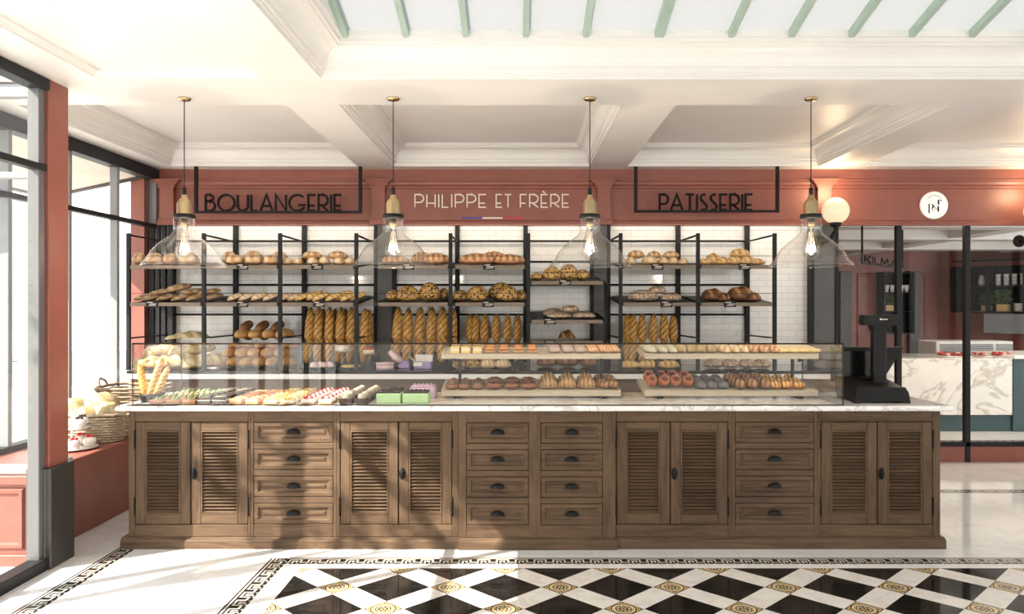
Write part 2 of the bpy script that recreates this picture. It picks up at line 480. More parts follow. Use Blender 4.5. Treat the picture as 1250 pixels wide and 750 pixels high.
# diamond inlay field
mb = MB(); p = .438; w_ = .148; b_ = p - w_; cs = math.cos(PI / 4)
X0, Y0 = -1.007, 4.318; z = .0008
def R2(u, v): return (X0 + (u - v) * cs, Y0 + (u + v) * cs, z)
for i in range(-24, 25):
    for j in range(-24, 25):
        u, v = i * p, j * p
        cx, cy, _ = R2(u, v)
        if cx < -2.2 or cx > 7.6 or cy > 5.6 or cy < 1.6: continue
        h = w_ / 2
        def cell(u0, u1, v0, v1, mi):
            mb.quad([R2(u0, v0), R2(u1, v0), R2(u1, v1), R2(u0, v1)], mi, [(0, 0), (1, 0), (1, 1), (0, 1)])
        cell(u - h, u + h, v - h, v + h, 2)
        cell(u + h, u + p - h, v - h, v + h, 1); cell(u - h, u + h, v + h, v + p - h, 1)
        cell(u + h, u + p - h, v + h, v + p - h, 0)
field = mb.build('floor_inlay', ['floor_black', 'floor_white', 'ornament']); field['kind'] = 'structure'
bm = bmesh.new(); bm.from_mesh(field.data); off = field.location
for co, no in (((-1.30, 0, 0), (-1, 0, 0)), ((0, 4.628, 0), (0, 1, 0)), ((7.0, 0, 0), (1, 0, 0)), ((0, 2.2, 0), (0, -1, 0))):
    bmesh.ops.bisect_plane(bm, geom=bm.verts[:] + bm.edges[:] + bm.faces[:], plane_co=Vector(co) - off, plane_no=no, clear_outer=True)
bm.to_mesh(field.data); bm.free()

# ceiling: slab with openings, coffers and a skylight
holes = [(-3.37, -1.56, 5.22, 7.54), (-1.206, .687, 5.22, 7.54), (1.056, 2.905, 5.22, 7.54), (3.29, 5.16, 5.22, 7.54), (5.53, 7.3, 5.22, 7.54),
         (-1.175, 5.9, .9, 4.63), (-2.5, -1.53, .9, 4.60)]
xs = sorted({-3.75, XR} | {h[0] for h in holes} | {h[1] for h in holes}); ys = sorted({YB, WALL + .1} | {h[2] for h in holes} | {h[3] for h in holes})
mb = MB(); xs = sorted(set(xs) | {XL - .06}); ys = sorted(set(ys) | {4.66})
for a, b in zip(xs, xs[1:]):
    for c, d in zip(ys, ys[1:]):
        cx, cy = (a + b) / 2, (c + d) / 2
        if cx < XL - .06 and cy < 4.66: continue
        if any(h[0] < cx < h[1] and h[2] < cy < h[3] for h in holes): continue
        mb.quad([(a, c, CEIL), (a, d, CEIL), (b, d, CEIL), (b, c, CEIL)])
crown = [(0, 0), (.0, .022), (.014, .022), (.014, .034), (.024, .038), (.024, .062), (.036, .066)]
crown += [(.036 + .072 * (1 - math.cos(t * PI / 2 / 6)) , .066 + .092 * math.sin(t * PI / 2 / 6)) for t in range(1, 7)]
crown += [(.118, .160), (.118, .172), (.132, .176), (.132, .20), (.15, .204)]
for i, h in enumerate(holes[:5]):
    mb.ring(h, [(a, CEIL + b) for a, b in crown])
sk = holes[5]
mb.ring(sk, [(a * 1.1, CEIL + b) for a, b in crown], cap=False)
mb.ring(holes[6], [(0, CEIL), (0, CEIL + .012), (.012, CEIL + .012), (.02, CEIL + .026), (.034, CEIL + .03), (.034, CEIL + .045), (.045, CEIL + .048)])
for i in range(len(mb.sm)): mb.sm[i] = False
ceiling = struct(mb, 'ceiling', 'plaster')
# skylight: sloped opal panels on green-grey bars
sx0, sx1, sy0, sy1 = sk[0] + .165, sk[1] - .165, sk[2] + .165, sk[3] - .165
zs0 = CEIL + .205; sl = math.tan(math.radians(13.6))
def zsk(Y): return zs0 + (sy1 - Y) * sl
win = bpy.data.objects.new('window_1', None); C.objects.link(win); win.location = (sx0, sy1, zs0); win['kind'] = 'structure'
mb = MB(); mb.quad([(sx0, sy0, zsk(sy0) + .03), (sx1, sy0, zsk(sy0) + .03), (sx1, sy1, zs0 + .03), (sx0, sy1, zs0 + .03)]); mb.build('pane', 'opal', win)
barx = [(x - VX) * 4.46 / F for x in (421.5, 495.5, 568.5, 642, 715.5, 805, 893, 966.5, 1040, 1113.5, 1187)]
barx += [barx[-1] + .345 * k for k in range(1, 12) if barx[-1] + .345 * k < sx1]
for k, x in enumerate(barx):
    hw = .028 if k == 5 else .017
    MB().prism([(sy0, zsk(sy0) - .012), (sy1, zs0 - .012), (sy1, zs0 + .04), (sy0, zsk(sy0) + .04)], x - hw, x + hw, 'x').build('glazing_bar', 'green_bar', win)
mb = MB()
mb.quad([(sx0, sy1, zs0 - .005), (sx0, sy0, zs0 - .005), (sx0, sy0, zsk(sy0) + .03), (sx0, sy1, zs0 + .03)])
mb.quad([(sx1, sy1, zs0 - .005), (sx1, sy0, zs0 - .005), (sx1, sy0, zsk(sy0) + .03), (sx1, sy1, zs0 + .03)])
mb.quad([(sx0, sy0, zs0 - .005), (sx1, sy0, zs0 - .005), (sx1, sy0, zsk(sy0) + .03), (sx0, sy0, zsk(sy0) + .03)])
mb.quad([(sx0, sy1, zs0 - .005), (sx1, sy1, zs0 - .005), (sx1, sy1, zs0 + .03), (sx0, sy1, zs0 + .03)])
mb.build('curb', 'plaster', win)

# back wall: tiled field, fascia, dark pilasters
mb = MB(); mb.box(-3.75, 3.03, WALL, WALL + .12, 0, 2.36); struct(mb, 'wall_back', 'tile')
FZ = 2.355
def fascia_run(mb, x0, x1, dy):
    """fascia with crown and foot mouldings; dy = how far it stands forward"""
    y = WALL - .03 - dy
    prof = [(y + .03, FZ), (y - .035, FZ), (y - .035, FZ + .022), (y - .02, FZ + .03), (y - .02, FZ + .042), (y - .005, FZ + .05), (y, FZ + .055),
            (y, 2.72), (y - .012, 2.725), (y - .012, 2.745), (y - .028, 2.76), (y - .034, 2.785), (y - .048, 2.79), (y - .048, 2.808), (y - .03, 2.812), (y - .03, CEIL), (y + .03, CEIL)]
    mb.prism(prof, x0, x1, 'x')
mb = MB(); fascia_run(mb, -3.62, XR, 0)
for xc in (-3.47, -1.385, .843, 3.02):
    w = .066
    y = WALL - .095
    mb.box(xc - w, xc + w, y, WALL - .02, FZ + .055, 2.72)
    for k in range(6):   # flared capital
        e = .075 * (k / 5) ** 1.6; z0 = 2.70 + k * .018
        mb.box(xc - w - e, xc + w + e, y - e * .5 - .004, WALL - .02, z0, z0 + .0185)
    mb.box(xc - w - .02, xc + w + .02, y - .02, WALL - .02, FZ, FZ + .055, .004)
fascia = struct(mb, 'trim_5', 'red'); fix_normals(fascia)
for i, (a, b) in enumerate(((-1.405, -1.235), (.73, .885), (2.90, 3.13))):
    mb = MB(); mb.box(a, b, WALL - .10, WALL, 0, FZ, .004, 0); mb.box(a - .02, a + .012, WALL - .115, WALL, 0, FZ, .003, 1); mb.box(b - .012, b + .02, WALL - .115, WALL, 0, FZ, .003, 1)
    struct(mb, 'trim_%d' % (6 + i), ['grey', 'steel'])
mb = MB()
for k, (a, b) in enumerate(((-3.64, -3.60), (-3.60, -3.575), (-3.575, -3.545), (-3.545, -3.52), (-3.52, -3.485), (-3.485, -3.46), (-3.46, -3.415))):
    mb.box(a, b, WALL - (.09 if k % 2 == 0 else .06), WALL, 0, FZ, .002, 0 if k % 2 == 0 else 1)
struct(mb, 'trim_9', ['steel', 'lgrey'])

# left: bay windows (window_2), return (window_3), front glazing (window_4), red post
def bars(win, name, boxes, mat):
    for q in boxes: MB().box(*q, .004).build(name, mat, win)
def winroot(name, loc):
    w = bpy.data.objects.new(name, None); C.objects.link(w); w.location = loc; w['kind'] = 'structure'; return w
w2 = winroot('window_2', (XB, 6.2, .53))
mb = MB(); mb.quad([(XB - .01, 4.7, .53), (XB - .01, WALL, .53), (XB - .01, WALL, 2.88), (XB - .01, 4.7, 2.88)]); mb.build('pane', 'win_glass', w2)
bars(w2, 'mullion', [(XB - .04, XB + .03, y - .022, y + .022, .53, 2.88) for y in (4.75, 5.5, 6.24, 6.985, 7.73)], 'lgrey')
bars(w2, 'transom', [(XB - .03, XB + .035, 4.7, WALL, 2.325, 2.365)], 'steel')
bars(w2, 'frame', [(XB - .05, XB + .06, 4.7, WALL, 2.80, 2.905), (XB - .05, XB + .05, 4.7, WALL, .525, .57)], 'steel')
w3 = winroot('window_3', (-3.2, 4.70, .53))
mb = MB(); mb.quad([(XB, 4.71, .58), (XL, 4.71, .58), (XL, 4.71, 2.85), (XB, 4.71, 2.85)]); mb.build('pane', 'win_glass', w3)
bars(w3, 'frame', [(XB - .04, XB + .03, 4.68, 4.74, .53, 2.9), (XB, XL - .04, 4.68, 4.74, 2.82, 2.9), (XB, XL - .04, 4.68, 4.74, .545, .60), (XB, XL - .04, 4.685, 4.735, 2.33, 2.37)], 'lgrey')
mb = MB(); mb.box(XB, XL - .02, 4.67, 4.75, 0, .545)
mb.ring((-3.55, -2.96, .10, .47), [(0, 4.67), (.012, 4.655), (.03, 4.655), (.045, 4.675)], 'y'); mb.box(XB, XL - .02, 4.645, 4.68, .49, .545, .005); mb.box(XB, XL - .02, 4.65, 4.68, 0, .07, .004)
struct(mb, 'wall_left', 'red')
w4 = winroot('window_4', (XL, 3, 0))
mb = MB(); mb.quad([(XL, YB, .04), (XL, 4.62, .04), (XL, 4.62, 2.86), (XL, YB, 2.86)]); mb.build('pane', 'win_glass', w4)
bars(w4, 'mullion', [(XL - .05, XL + .02, y - .03, y + .03, 0, 2.88) for y in (4.59, 4.13)] + [(XL - .03, XL + .03, y - .03, y + .03, 0, 2.88) for y in (3.2, 2.3, 1.4, .5, -.4, -1.3, -2.2)], 'mgrey')
bars(w4, 'transom', [(XL - .03, XL + .03, YB, 4.62, 2.36, 2.40)], 'steel')
bars(w4, 'frame', [(XL - .05, XL + .05, YB, 4.62, 2.84, 2.905), (XL - .05, XL + .05, YB, 4.62, 0, .07)], 'steel')
mb = MB(); mb.box(XL - .05, -2.79, 4.625, 4.825, 0, CEIL, .004, 0); struct(mb, 'wall_post', ['red'])
mb = MB(); mb.box(XL - .075, -2.765, 4.60, 4.85, 0, .60, .006, 0); mb.box(XL - .08, -2.795, 4.595, 4.63, 0, .60, .004, 1)
struct(mb, 'baseboard_left', ['post_base', 'grey'])
# window seat
mb = MB(); mb.box(XB + .02, -2.98, 4.76, WALL, 0, .53, .008)
struct(mb, 'trim_10', 'red')
# rest of the shell
mb = MB(); mb.box(XR, XR + .1, YB, WALL, 0, .9); mb.box(XR, XR + .1, YB, WALL, 2.75, CEIL); mb.box(XR, XR + .1, 5.6, WALL, .9, 2.75); struct(mb, 'wall_right', 'plaster')
w7 = winroot('window_fill_7', (XR, 1, .9))  # unseen side window, added to let in more light on the right
mb = MB(); mb.quad([(XR + .05, YB, .9), (XR + .05, 5.6, .9), (XR + .05, 5.6, 2.75), (XR + .05, YB, 2.75)]); mb.build('pane', 'win_glass', w7)
bars(w7, 'mullion', [(XR, XR + .08, y - .03, y + .03, .9, 2.75) for y in (-1, .6, 2.2, 3.9, 5.57)], 'steel')

mb = MB(); mb.box(XL - .05, XR, YB - .1, YB, 0, 1.15); mb.box(XL - .05, XR, YB - .1, YB, 2.8, CEIL)
struct(mb, 'wall_front', 'plaster')
w6 = winroot('window_fill_6', (2, YB, 1.15))  # unseen windows behind the camera, added to light the back wall and ceiling
mb = MB(); mb.quad([(XL, YB - .05, 1.15), (XR, YB - .05, 1.15), (XR, YB - .05, 2.8), (XL, YB - .05, 2.8)]); mb.build('pane', 'win_glass', w6)
bars(w6, 'mullion', [(x - .03, x + .03, YB - .08, YB - .02, 1.15, 2.8) for x in (XL, -1.1, .6, 2.3, 4.0, 5.7, XR)], 'steel')
# right: glazed partition (window_5)
w5 = winroot('window_5', (5, WALL, 0))
PX = [wx(1096.2, WALL), wx(1179.7, WALL)]; PX += [PX[1] + .683 * k for k in (1, 2, 3)]
mb = MB(); mb.quad([(3.1, WALL, .2), (XR, WALL, .2), (XR, WALL, FZ), (3.1, WALL, FZ)]); mb.build('pane', 'part_glass', w5)
bars(w5, 'mullion', [(x - .026, x + .026, WALL - .03, WALL + .03, 0, FZ) for x in PX], 'steel')
bars(w5, 'frame', [(3.1, XR, WALL - .03, WALL + .03, .155, .20)], 'steel')
mb = MB(); mb.box(3.1, XR, WALL - .02, WALL + .02, 0, .155); struct(mb, 'baseboard_back', 'red')
# ------------------------------------------------------------------ front counter
FY = 5.015; SC = F / FY
def fx(x): return (x - VX) / SC
def fz(y): return EYE - (y - VY) / SC
CT = .9225
def carcass(root, x0, x1, y, opens, zlo=.0705, ztop=.888):
    """frame of stiles and rails round the openings + body behind"""
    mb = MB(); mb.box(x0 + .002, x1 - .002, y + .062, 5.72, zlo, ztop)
    o = mb.build('body', 'wood_shaded', root)
    xs = sorted({q[0] for q in opens} | {q[1] for q in opens})
    zt = max(q[3] for q in opens); zb = min(q[2] for q in opens)
    def st(nm, mt, *q): MB().box(*q, .003).build(nm, mt, root)
    st('stile', 'wood_v', x0, xs[0], y, y + .07, zlo, ztop); st('stile', 'wood_v', xs[-1], x1, y, y + .07, zlo, ztop)
    for a, b in zip(xs[1:-1:2], xs[2:-1:2]):
        if b - a > .01: st('stile', 'wood_v', a, b, y + .0005, y + .07, zlo, ztop)
    st('rail', 'wood_h', xs[0], xs[-1], y + .001, y + .07, zt, ztop); st('rail', 'wood_h', xs[0], xs[-1], y + .001, y + .07, zlo, zb)
    if len(opens) > 3:
        cols = sorted({(q[0], q[1]) for q in opens})
        for a, b in cols:
            zz = sorted([(q[2], q[3]) for q in opens if q[0] == a])
            for (l0, h0), (l1, h1) in zip(zz, zz[1:]): st('rail', 'wood_h', a, b, y + .001, y + .07, h0, l1)

def louver_door(root, x0, x1, z0, z1, y, hinge):
    g = .0035; x0 += g; x1 -= g; z0 += g; z1 -= g
    st, tr, br = .062, .054, .062
    mb = MB()
    mb.box(x0, x0 + st, y + .002, y + .026, z0, z1, .004); mb.box(x1 - st, x1, y + .002, y + .026, z0, z1, .004)
    mb.box(x0 + st, x1 - st, y + .003, y + .026, z1 - tr, z1, .004, 1); mb.box(x0 + st, x1 - st, y + .003, y + .026, z0, z0 + br, .004, 1)
    a, b, c, d = x0 + st, x1 - st, z0 + br, z1 - tr
    mb.ring((a, b, c, d), [(0, y + .004), (.004, y + .001), (.009, y + .001), (.013, y + .014)], 'y', 1, cap=False)
    door = mb.build('door', ['wood_v', 'wood_h'], root)
    mb = MB(); n = 24; pt = (d - c - .02) / n
    for k in range(n):
        zc = c + .01 + (k + .5) * pt
        mb.prism([(y + .004, zc - pt * .38), (y + .008, zc - pt * .44), (y + .026, zc + pt * .18), (y + .022, zc + pt * .27)], a + .004, b - .004, 'x')
    mb.build('louver_panel', 'wood_h', door)
    for zc in (z1 - .11, z0 + .115):
        xh = x0 - .004 if hinge < 0 else x1 + .004
        MB().tube([(xh, y - .001, zc - .06), (xh, y - .001, zc + .06)], .006, 8).build('hinge', 'black', door)
    return door
def oval_knob(door, x, z, y):
    mb = MB(); mb.lathe([(.0205, 0), (.020, .004), (.014, .007), (0, .008)], (0, 0, 0), 20, sx=1, sy=1.9)
    mb.v = [(x + a, y + .003 - c, z + b) for a, b, c in mb.v]
    h = mb.build('handle', 'black', door)
    mb = MB(); pr = [(.012 * math.sin(PI * t / 8) + .0001, -.033 + .066 * t / 8) for t in range(9)]
    mb.lathe(pr, (x, y - .014, z), 14, sx=1, sy=.9); mb.tube([(x, y, z), (x, y - .012, z)], .005, 8)
    mb.build('knob', 'black', h)
def drawer(root, x0, x1, z0, z1, y):
    g = .003; x0 += g; x1 -= g; z0 += g; z1 -= g
    mb = MB()
    mb.ring((x0, x1, z0, z1), [(0, y + .028), (0, y + .004), (.003, y + .001), (.024, y + .001), (.028, y + .005), (.034, y + .013), (.05, y + .015), (.053, y + .011), (.066, y + .008)], 'y')
    d = mb.build('drawer', 'wood_h', root)
    xc, zc = (x0 + x1) / 2, (z0 + z1) / 2 + .004
    mb = MB(); A, D, Hh = .046, .026, .034; nu, nv = 16, 7; b = len(mb.v)   # cup pull: quarter dome open below
    for i in range(nv + 1):
        ph = PI / 2 * i / nv
        for j in range(nu + 1):
            th = PI * j / nu
            mb.v.append((xc + A * math.cos(th) * math.cos(ph) , y + .001 - D * math.sin(th) * math.cos(ph) if i < nv else y + .001, zc - .012 + Hh * math.sin(ph)))
    for i in range(nv):
        for j in range(nu):
            q = b + i * (nu + 1) + j; mb.face((q, q + 1, q + nu + 2, q + nu + 1), 0, True)
    mb.build('handle', 'black', d)

ZD0, ZD1 = fz(641), fz(515)
def door_unit(px0, px1, pd, label):
    x0, x1 = fx(px0), fx(px1)
    r = thing('louvered_cabinet', ((x0 + x1) / 2, 5.36, 0), label, 'cabinet', 'louvered cabinets of the counter')
    a, b, c = [fx(t) for t in pd]
    carcass(r, x0, x1, FY, [(a, b, ZD0, ZD1), (b, c, ZD0, ZD1)])
    louver_door(r, a, b, ZD0, ZD1, FY, -1); d2 = louver_door(r, b, c, ZD0, ZD1, FY, 1)
    oval_knob(d2, b + .024, fz(578.5), FY)
    return r
def drawer_unit(px0, px1, cols, label, y=FY):
    x0, x1 = fx(px0), fx(px1)
    r = thing('drawer_cabinet', ((x0 + x1) / 2, 5.36, 0), label, 'cabinet', 'drawer cabinets of the counter')
    rows = [(fz(541), fz(515.5)), (fz(574), fz(548.5)), (fz(607), fz(581.5)), (fz(640.5), fz(614.5))]
    op = [(fx(a), fx(b), lo, hi) for a, b in cols for lo, hi in rows]
    carcass(r, x0, x1, y, op)
    for q in op: drawer(r, *q, y)
    return r
door_unit(157, 306, (164.5, 232.5, 303), 'brown wooden cabinet with louvered doors at the window end of the counter')
drawer_unit(306, 411, [(309.5, 407)], 'narrow four-drawer wooden cabinet under the strawberry slices, between two louvered cabinets')
door_unit(411, 560, (415, 486.5, 552), 'brown louvered-door cabinet just left of the double drawer bank')
drawer_unit(560, 751, [(569.5, 645.5), (660, 735.5)], 'wide wooden cabinet with two columns of drawers in the middle of the counter', FY - .02)
door_unit(751, 893, (752, 818.5, 889), 'brown louvered-door cabinet just right of the double drawer bank')
drawer_unit(893, 998, [(897.5, 994)], 'narrow four-drawer wooden cabinet near the till end of the counter')
door_unit(998, 1148, (1002, 1071.5, 1139), 'brown wooden cabinet with louvered doors under the black till')
# plinth and worktop
mb = MB()
pr = [(4.990, 0), (4.990, .050), (4.996, .060), (5.008, .066), (5.012, .0705), (5.72, .0705), (5.72, 0)]
mb.prism(pr, fx(147) + .012, fx(1155) - .012, 'x'); mb.prism([(4.970, 0), (4.970, .050), (4.976, .060), (4.988, .066), (4.992, .0705), (5.2, .0705), (5.2, 0)], fx(560), fx(752), 'x')
tag(mb.build('plinth', 'wood_h'), 'long moulded wooden plinth under the whole front counter', 'plinth')
mb = MB(); x0, x1, y0, y1 = -2.574, 2.773, 4.955, 5.75
prof = [(.012, .888), (.004, .891), (0, .898), (0, .908), (.004, .916), (.012, CT), (.02, CT)]
mb.ring((x0, x1, y0, y1), prof); mb.quad([(x0 + .012, y0 + .012, .888), (x0 + .012, y1 - .012, .888), (x1 - .012, y1 - .012, .888), (x1 - .012, y0 + .012, .888)])
tag(mb.build('worktop', 'marble'), 'long white veined marble worktop on the front counter', 'worktop')

# ------------------------------------------------------------------ glass display case on the worktop
case = thing('display_case', (-.2, 5.35, CT), 'long clear glass display case standing on the marble worktop', 'display case')
cx0, cx1, cy0, cy1, cz = -2.477, 2.085, 4.985, 5.705, 1.324; t = .010
def pane(name, x0, x1, y0, y1, z0, z1, thin):
    mb = MB(); mb.box(x0, x1, y0, y1, z0, z1)
    for i in range(6): mb.mi[i] = 1
    for i in {'x': (0, 1), 'y': (2, 3), 'z': (4, 5)}[thin]: mb.mi[i] = 0
    return mb.build(name, ['case_glass', 'edge'], case)
pane('front_pane', cx0, cx1, cy0, cy0 + t, CT + .001, cz - t, 'y')
pane('top_pane', cx0, cx1, cy0, cy1, cz - t, cz, 'z')
pane('side_pane', cx0, cx0 + t, cy0 + t, cy1, CT + .001, cz - t, 'x'); pane('side_pane', cx1 - t, cx1, cy0 + t, cy1, CT + .001, cz - t, 'x')
mb = MB(); mb.box(cx0, cx1, cy0 - .004, cy0 + .001, CT, CT + .006); mb.build('channel', 'edge', case)

# ------------------------------------------------------------------ back counter
mb = MB(); mb.box(-3.42, 2.80, 6.90, WALL - .10, 0, .912)
bc = thing('back_counter', (-.3, 7.3, 0), 'long brown wooden back counter below the bread racks', 'counter')
mb.build('body', 'brown', bc)
mb = MB(); mb.box(-3.50, 2.86, 6.845, WALL - .09, .912, .957, .005)
mb.build('top', 'white', bc)
mb = MB(); mb.box(-3.46, 2.80, 6.862, WALL - .125, .957, .985, .004)
tag(mb.build('riser', 'screen'), 'low glossy black riser board along the back counter', 'riser')
# ------------------------------------------------------------------ bread racks
RY = 6.93; RS = F / RY
def rx(x, Y=RY): return (x - VX) * Y / F
def shelf_z(h, Y): return h + .07 * (Y - RY) / .8
H1, H2 = 1.917, 1.585
HA, HB = 1.775, 1.431
def rack(name, label, fronts, backs, shelves, side_lo=1.27):
    """fronts/backs: x of uprights; shelves: (x0,x1,h)"""
    xc = sum(fronts + backs) / len(fronts + backs)
    r = thing(name, (xc, 7.35, .985), label, 'bread rack', 'black metal bread racks')
    for x in fronts:
        MB().box(x - .0165, x + .0165, RY - .016, RY + .016, .986, 2.205, .003).build('post', 'rack', r)
    for x in backs:
        MB().box(x - .022, x + .022, WALL - .05, WALL - .003, .985, FZ, .003).build('post', 'rack', r)
    return r
def rod(r, p, q, rad=.011, name='rail', mat='black'):
    MB().tube([p, q], rad, 6).build(name, mat, r)
def shelf_board(r, x0, x1, h, cut=.03):
    mb = MB(); y0, y1 = RY - .02, WALL - .03; g = .02
    mb.box(x0 + g, x1 - g, y0, y0 + .018, h - .03, h + .004, .002, 0)
    n = len(mb.v)
    mb.box(x0 + g, x1 - g, y0 + .018, y1, h - .012, h, 0, 1)
    for i in range(n, len(mb.v)):
        a, b, c = mb.v[i]; mb.v[i] = (a, b, c + .07 * (b - RY) / .8)
    s = mb.build('shelf', ['shelf', 'plastic'], r)
    mb = MB()
    for x in (x0 + g * .5, x1 - g * .5): mb.box(x - .014, x + .014, y0 - .003, y0 + .02, h - .027, h + .003, .002)
    mb.build('bracket', 'black', s)
    MB().tube([(x0 + g, y0, h + .083), (x1 - g, y0, h + .083)], .0022, 5).build('guard_wire', 'black', s)
    for x in (x0, x1):
        rod(s, (x, y0, h - .012), (x, y1, h + .058), .009, 'side_arm')
    return s
wallrails = (2.2, 1.766, 1.47)
P1 = [rx(157), rx(249), rx(342), rx(435)]; W1 = [-3.475, wx(289, WALL), wx(372.5, WALL), wx(456, WALL)]
r1 = rack('bread_rack', 'black metal bread rack nearest the windows, with six tilted shelves', P1, W1[1:3], None)
for a, b in zip(P1, P1[1:]):
    for h in (H1, H2): shelf_board(r1, a, b, h)
for z in wallrails: rod(r1, (W1[0] + .02, WALL - .04, z), (W1[3] + .05, WALL - .04, z))
for x in P1: 
    rod(r1, (x, RY, 2.19), (x, WALL - .04, 2.19), .009); rod(r1, (x, RY, 1.27), (x, WALL - .04, 1.27), .008)
P2 = [rx(550), rx(645)]; W2 = [wx(558.5, WALL), wx(641.5, WALL)]
r2 = rack('bread_rack', 'black metal bread rack in the middle, holding large crusty loaves and seeded rounds', P2, W2, None)
for a, b in ((rx(458.5), P2[0]), (P2[0] + .02, P2[1] - .01)):
    for h in (H1, H2): shelf_board(r2, a, b, h)
for h in (HA, HB): shelf_board(r2, P2[1] + .005, rx(739), h)
for z in wallrails: rod(r2, (-1.22, WALL - .04, z), (.73, WALL - .04, z))
rod(r2, (.10, WALL - .04, 1.995), (.73, WALL - .04, 1.995))
for x in P2: rod(r2, (x, RY, 2.19), (x, WALL - .04, 2.19), .009); rod(r2, (x, RY, 1.27), (x, WALL - .04, 1.27), .008)
P4 = [rx(757.5), rx(852), rx(945.5)]; W4 = [wx(827, WALL), wx(911, WALL)]
r4 = rack('bread_rack', 'black metal bread rack beside the bare tiled wall, with four tilted shelves', P4, W4, None)
for a, b in zip(P4, P4[1:]):
    for h in (H1, H2): shelf_board(r4, a, b, h)
for z in wallrails: rod(r4, (.89, WALL - .04, z), (W4[1], WALL - .04, z))
for x in P4: rod(r4, (x, RY, 2.19), (x - .03, WALL - .04, 2.19), .009); rod(r4, (x, RY, 1.27), (x - .03, WALL - .04, 1.27), .008)
rod(r2, (rx(739), RY, HA - .02), (rx(739), RY, .985), .014, 'post', 'rack')

# price cards on the shelf edges
def card(px, h, label):
    x = rx(px); y = RY - .0202
    mb = MB(); mb.box(x - .052, x + .052, y - .006, y, h - .038, h + .016, .001)
    c = tag(mb.build('price_card', 'black'), label, 'price card', 'black price cards')
    mb = MB()
    rnd = random.Random(px)
    for k, z in enumerate((h + .004, h - .011)):
        q = x - .040 + (.0 if k == 0 else .02)
        while q < x + (.005 if k == 0 else .038):
            w = rnd.uniform(.004, .012); mb.box(q, q + w, y - .0065, y - .0058, z - .0035, z + .0035); q += w + .003
    mb.box(x - .03, x + .035, y - .0065, y - .0058, h - .026, h - .0225)
    mb.build('lettering', 'letter', c)
for px, h, lb in ((297, H1, 'under the flat round buns, middle bay of the window rack'), (388, H1, 'under the small rolls and domed buns of the window rack'),
                  (187, H2, 'on the lower shelf under the brown oval loaves'), (297, H2, 'on the lower shelf under the tan batons'), (390, H2, 'on the lower shelf under the yellow batons'),
                  (499, H1, 'on the upper shelf behind the second pendant lamp'), (597, H1, 'on the upper shelf under the crusty flat loaves, middle bay'), (596, H2, 'on the lower shelf under the seeded rounds'),
                  (689.5, HA, 'under the sesame loaves beside the dark pilaster'), (671, HB, 'under the rustic rounds beside the dark pilaster'),
                  (802, H1, 'on the upper shelf under the split rolls, right-hand rack'), (908, H1, 'on the upper shelf under the twisted golden rolls'),
                  (813, H2, 'on the lower shelf under the floury rounds, right-hand rack'), (890, H2, 'on the lower shelf under the dark brown loaves')):
    card(px, h, 'small black price card ' + lb)

# ------------------------------------------------------------------ bread meshes (unit size, base at z = 0)
def loaf(name, mat, p=2.3, q=2.0, slash=None, ns=40, nr=20, bottom=.45, noise=.02, seed=1, end=None, slots=None, stripe=None):
    rnd = random.Random(seed); ph = [rnd.uniform(0, 6) for _ in range(6)]
    mb = MB(); sc = []
    for i in range(ns + 1):
        t = -1 + 2 * i / ns; te = math.sin(t * PI / 2)
        r = max(0.0, 1 - abs(te) ** p) ** (1 / q)
        if i in (0, ns): r = .0
        for j in range(nr):
            th = 2 * PI * j / nr; c, s = math.cos(th), math.sin(th)
            k = 1 + noise * (math.sin(3 * te + ph[0] + 2 * c) + math.sin(5 * te * 1.3 + ph[1] + 3 * s) * .7 + math.sin(9 * te + ph[2] + c * 4) * .4)
            v = 0
            if slash and s > -.15:
                n, sl, w = slash[:3]; d = (n * (te + 1) / 2 + sl * c + ph[3] * .0) % 1.0; d = abs(d - .5) * 2
                v = max(0, min(1, (w - d) / .22 + .5)) * min(1, (s + .15) * 2.5) * min(1, (1 - abs(te)) * 6)
                k += (slash[3] if len(slash) > 3 else .06) * (v - .35)
            if stripe: v = max(v, stripe(te, c, s)); k -= .07 * v
            z = s if s > 0 else s * bottom
            mb.v.append((te * .5, c * r * k * .5, (bottom + z * r * k) / (1 + bottom))); sc.append(v)
    for i in range(ns):
        for j in range(nr):
            j2 = (j + 1) % nr; mb.face((i * nr + j, i * nr + j2, (i + 1) * nr + j2, (i + 1) * nr + j), 0, True)
    o = mb.build(name, B[mat] if mat in B else P[mat], raw=True); me = o.data
    a = me.attributes.new('score', 'FLOAT', 'POINT'); a.data.foreach_set('value', sc)
    bpy.data.objects.remove(o); return me
def score_lines(n1, s1, n2, s2):
    def f(te, c, s):
        d1 = abs((n1 * (te + 1) / 2 + s1 * c) % 1 - .5) * 2; d2 = abs((n2 * (te + 1) / 2 + s2 * c + .3) % 1 - .5) * 2
        v = max(0, min(1, (d1 - .58) / .22)); v = max(v, .45 * max(0, min(1, (d2 - .75) / .2)))
        return max(v * (.4 + .6 * max(0, s)), max(0, min(1, (abs(te) - .86) / .1)) * .9)
    return f
def axes(xa, za):
    x = Vector(xa).normalized(); z = Vector(za); y = z.cross(x).normalized(); z = x.cross(y)
    return Matrix((x, y, z)).transposed()
def put(me, name, label, cat, group, loc, size, xa=(1, 0, 0), za=(0, 0, 1)):
    o = bpy.data.objects.new(name, me); C.objects.link(o)
    o.matrix_world = Matrix.Translation(loc) @ axes(xa, za).to_4x4() @ Matrix.Diagonal((*size, 1))
    return tag(o, label, cat, group)
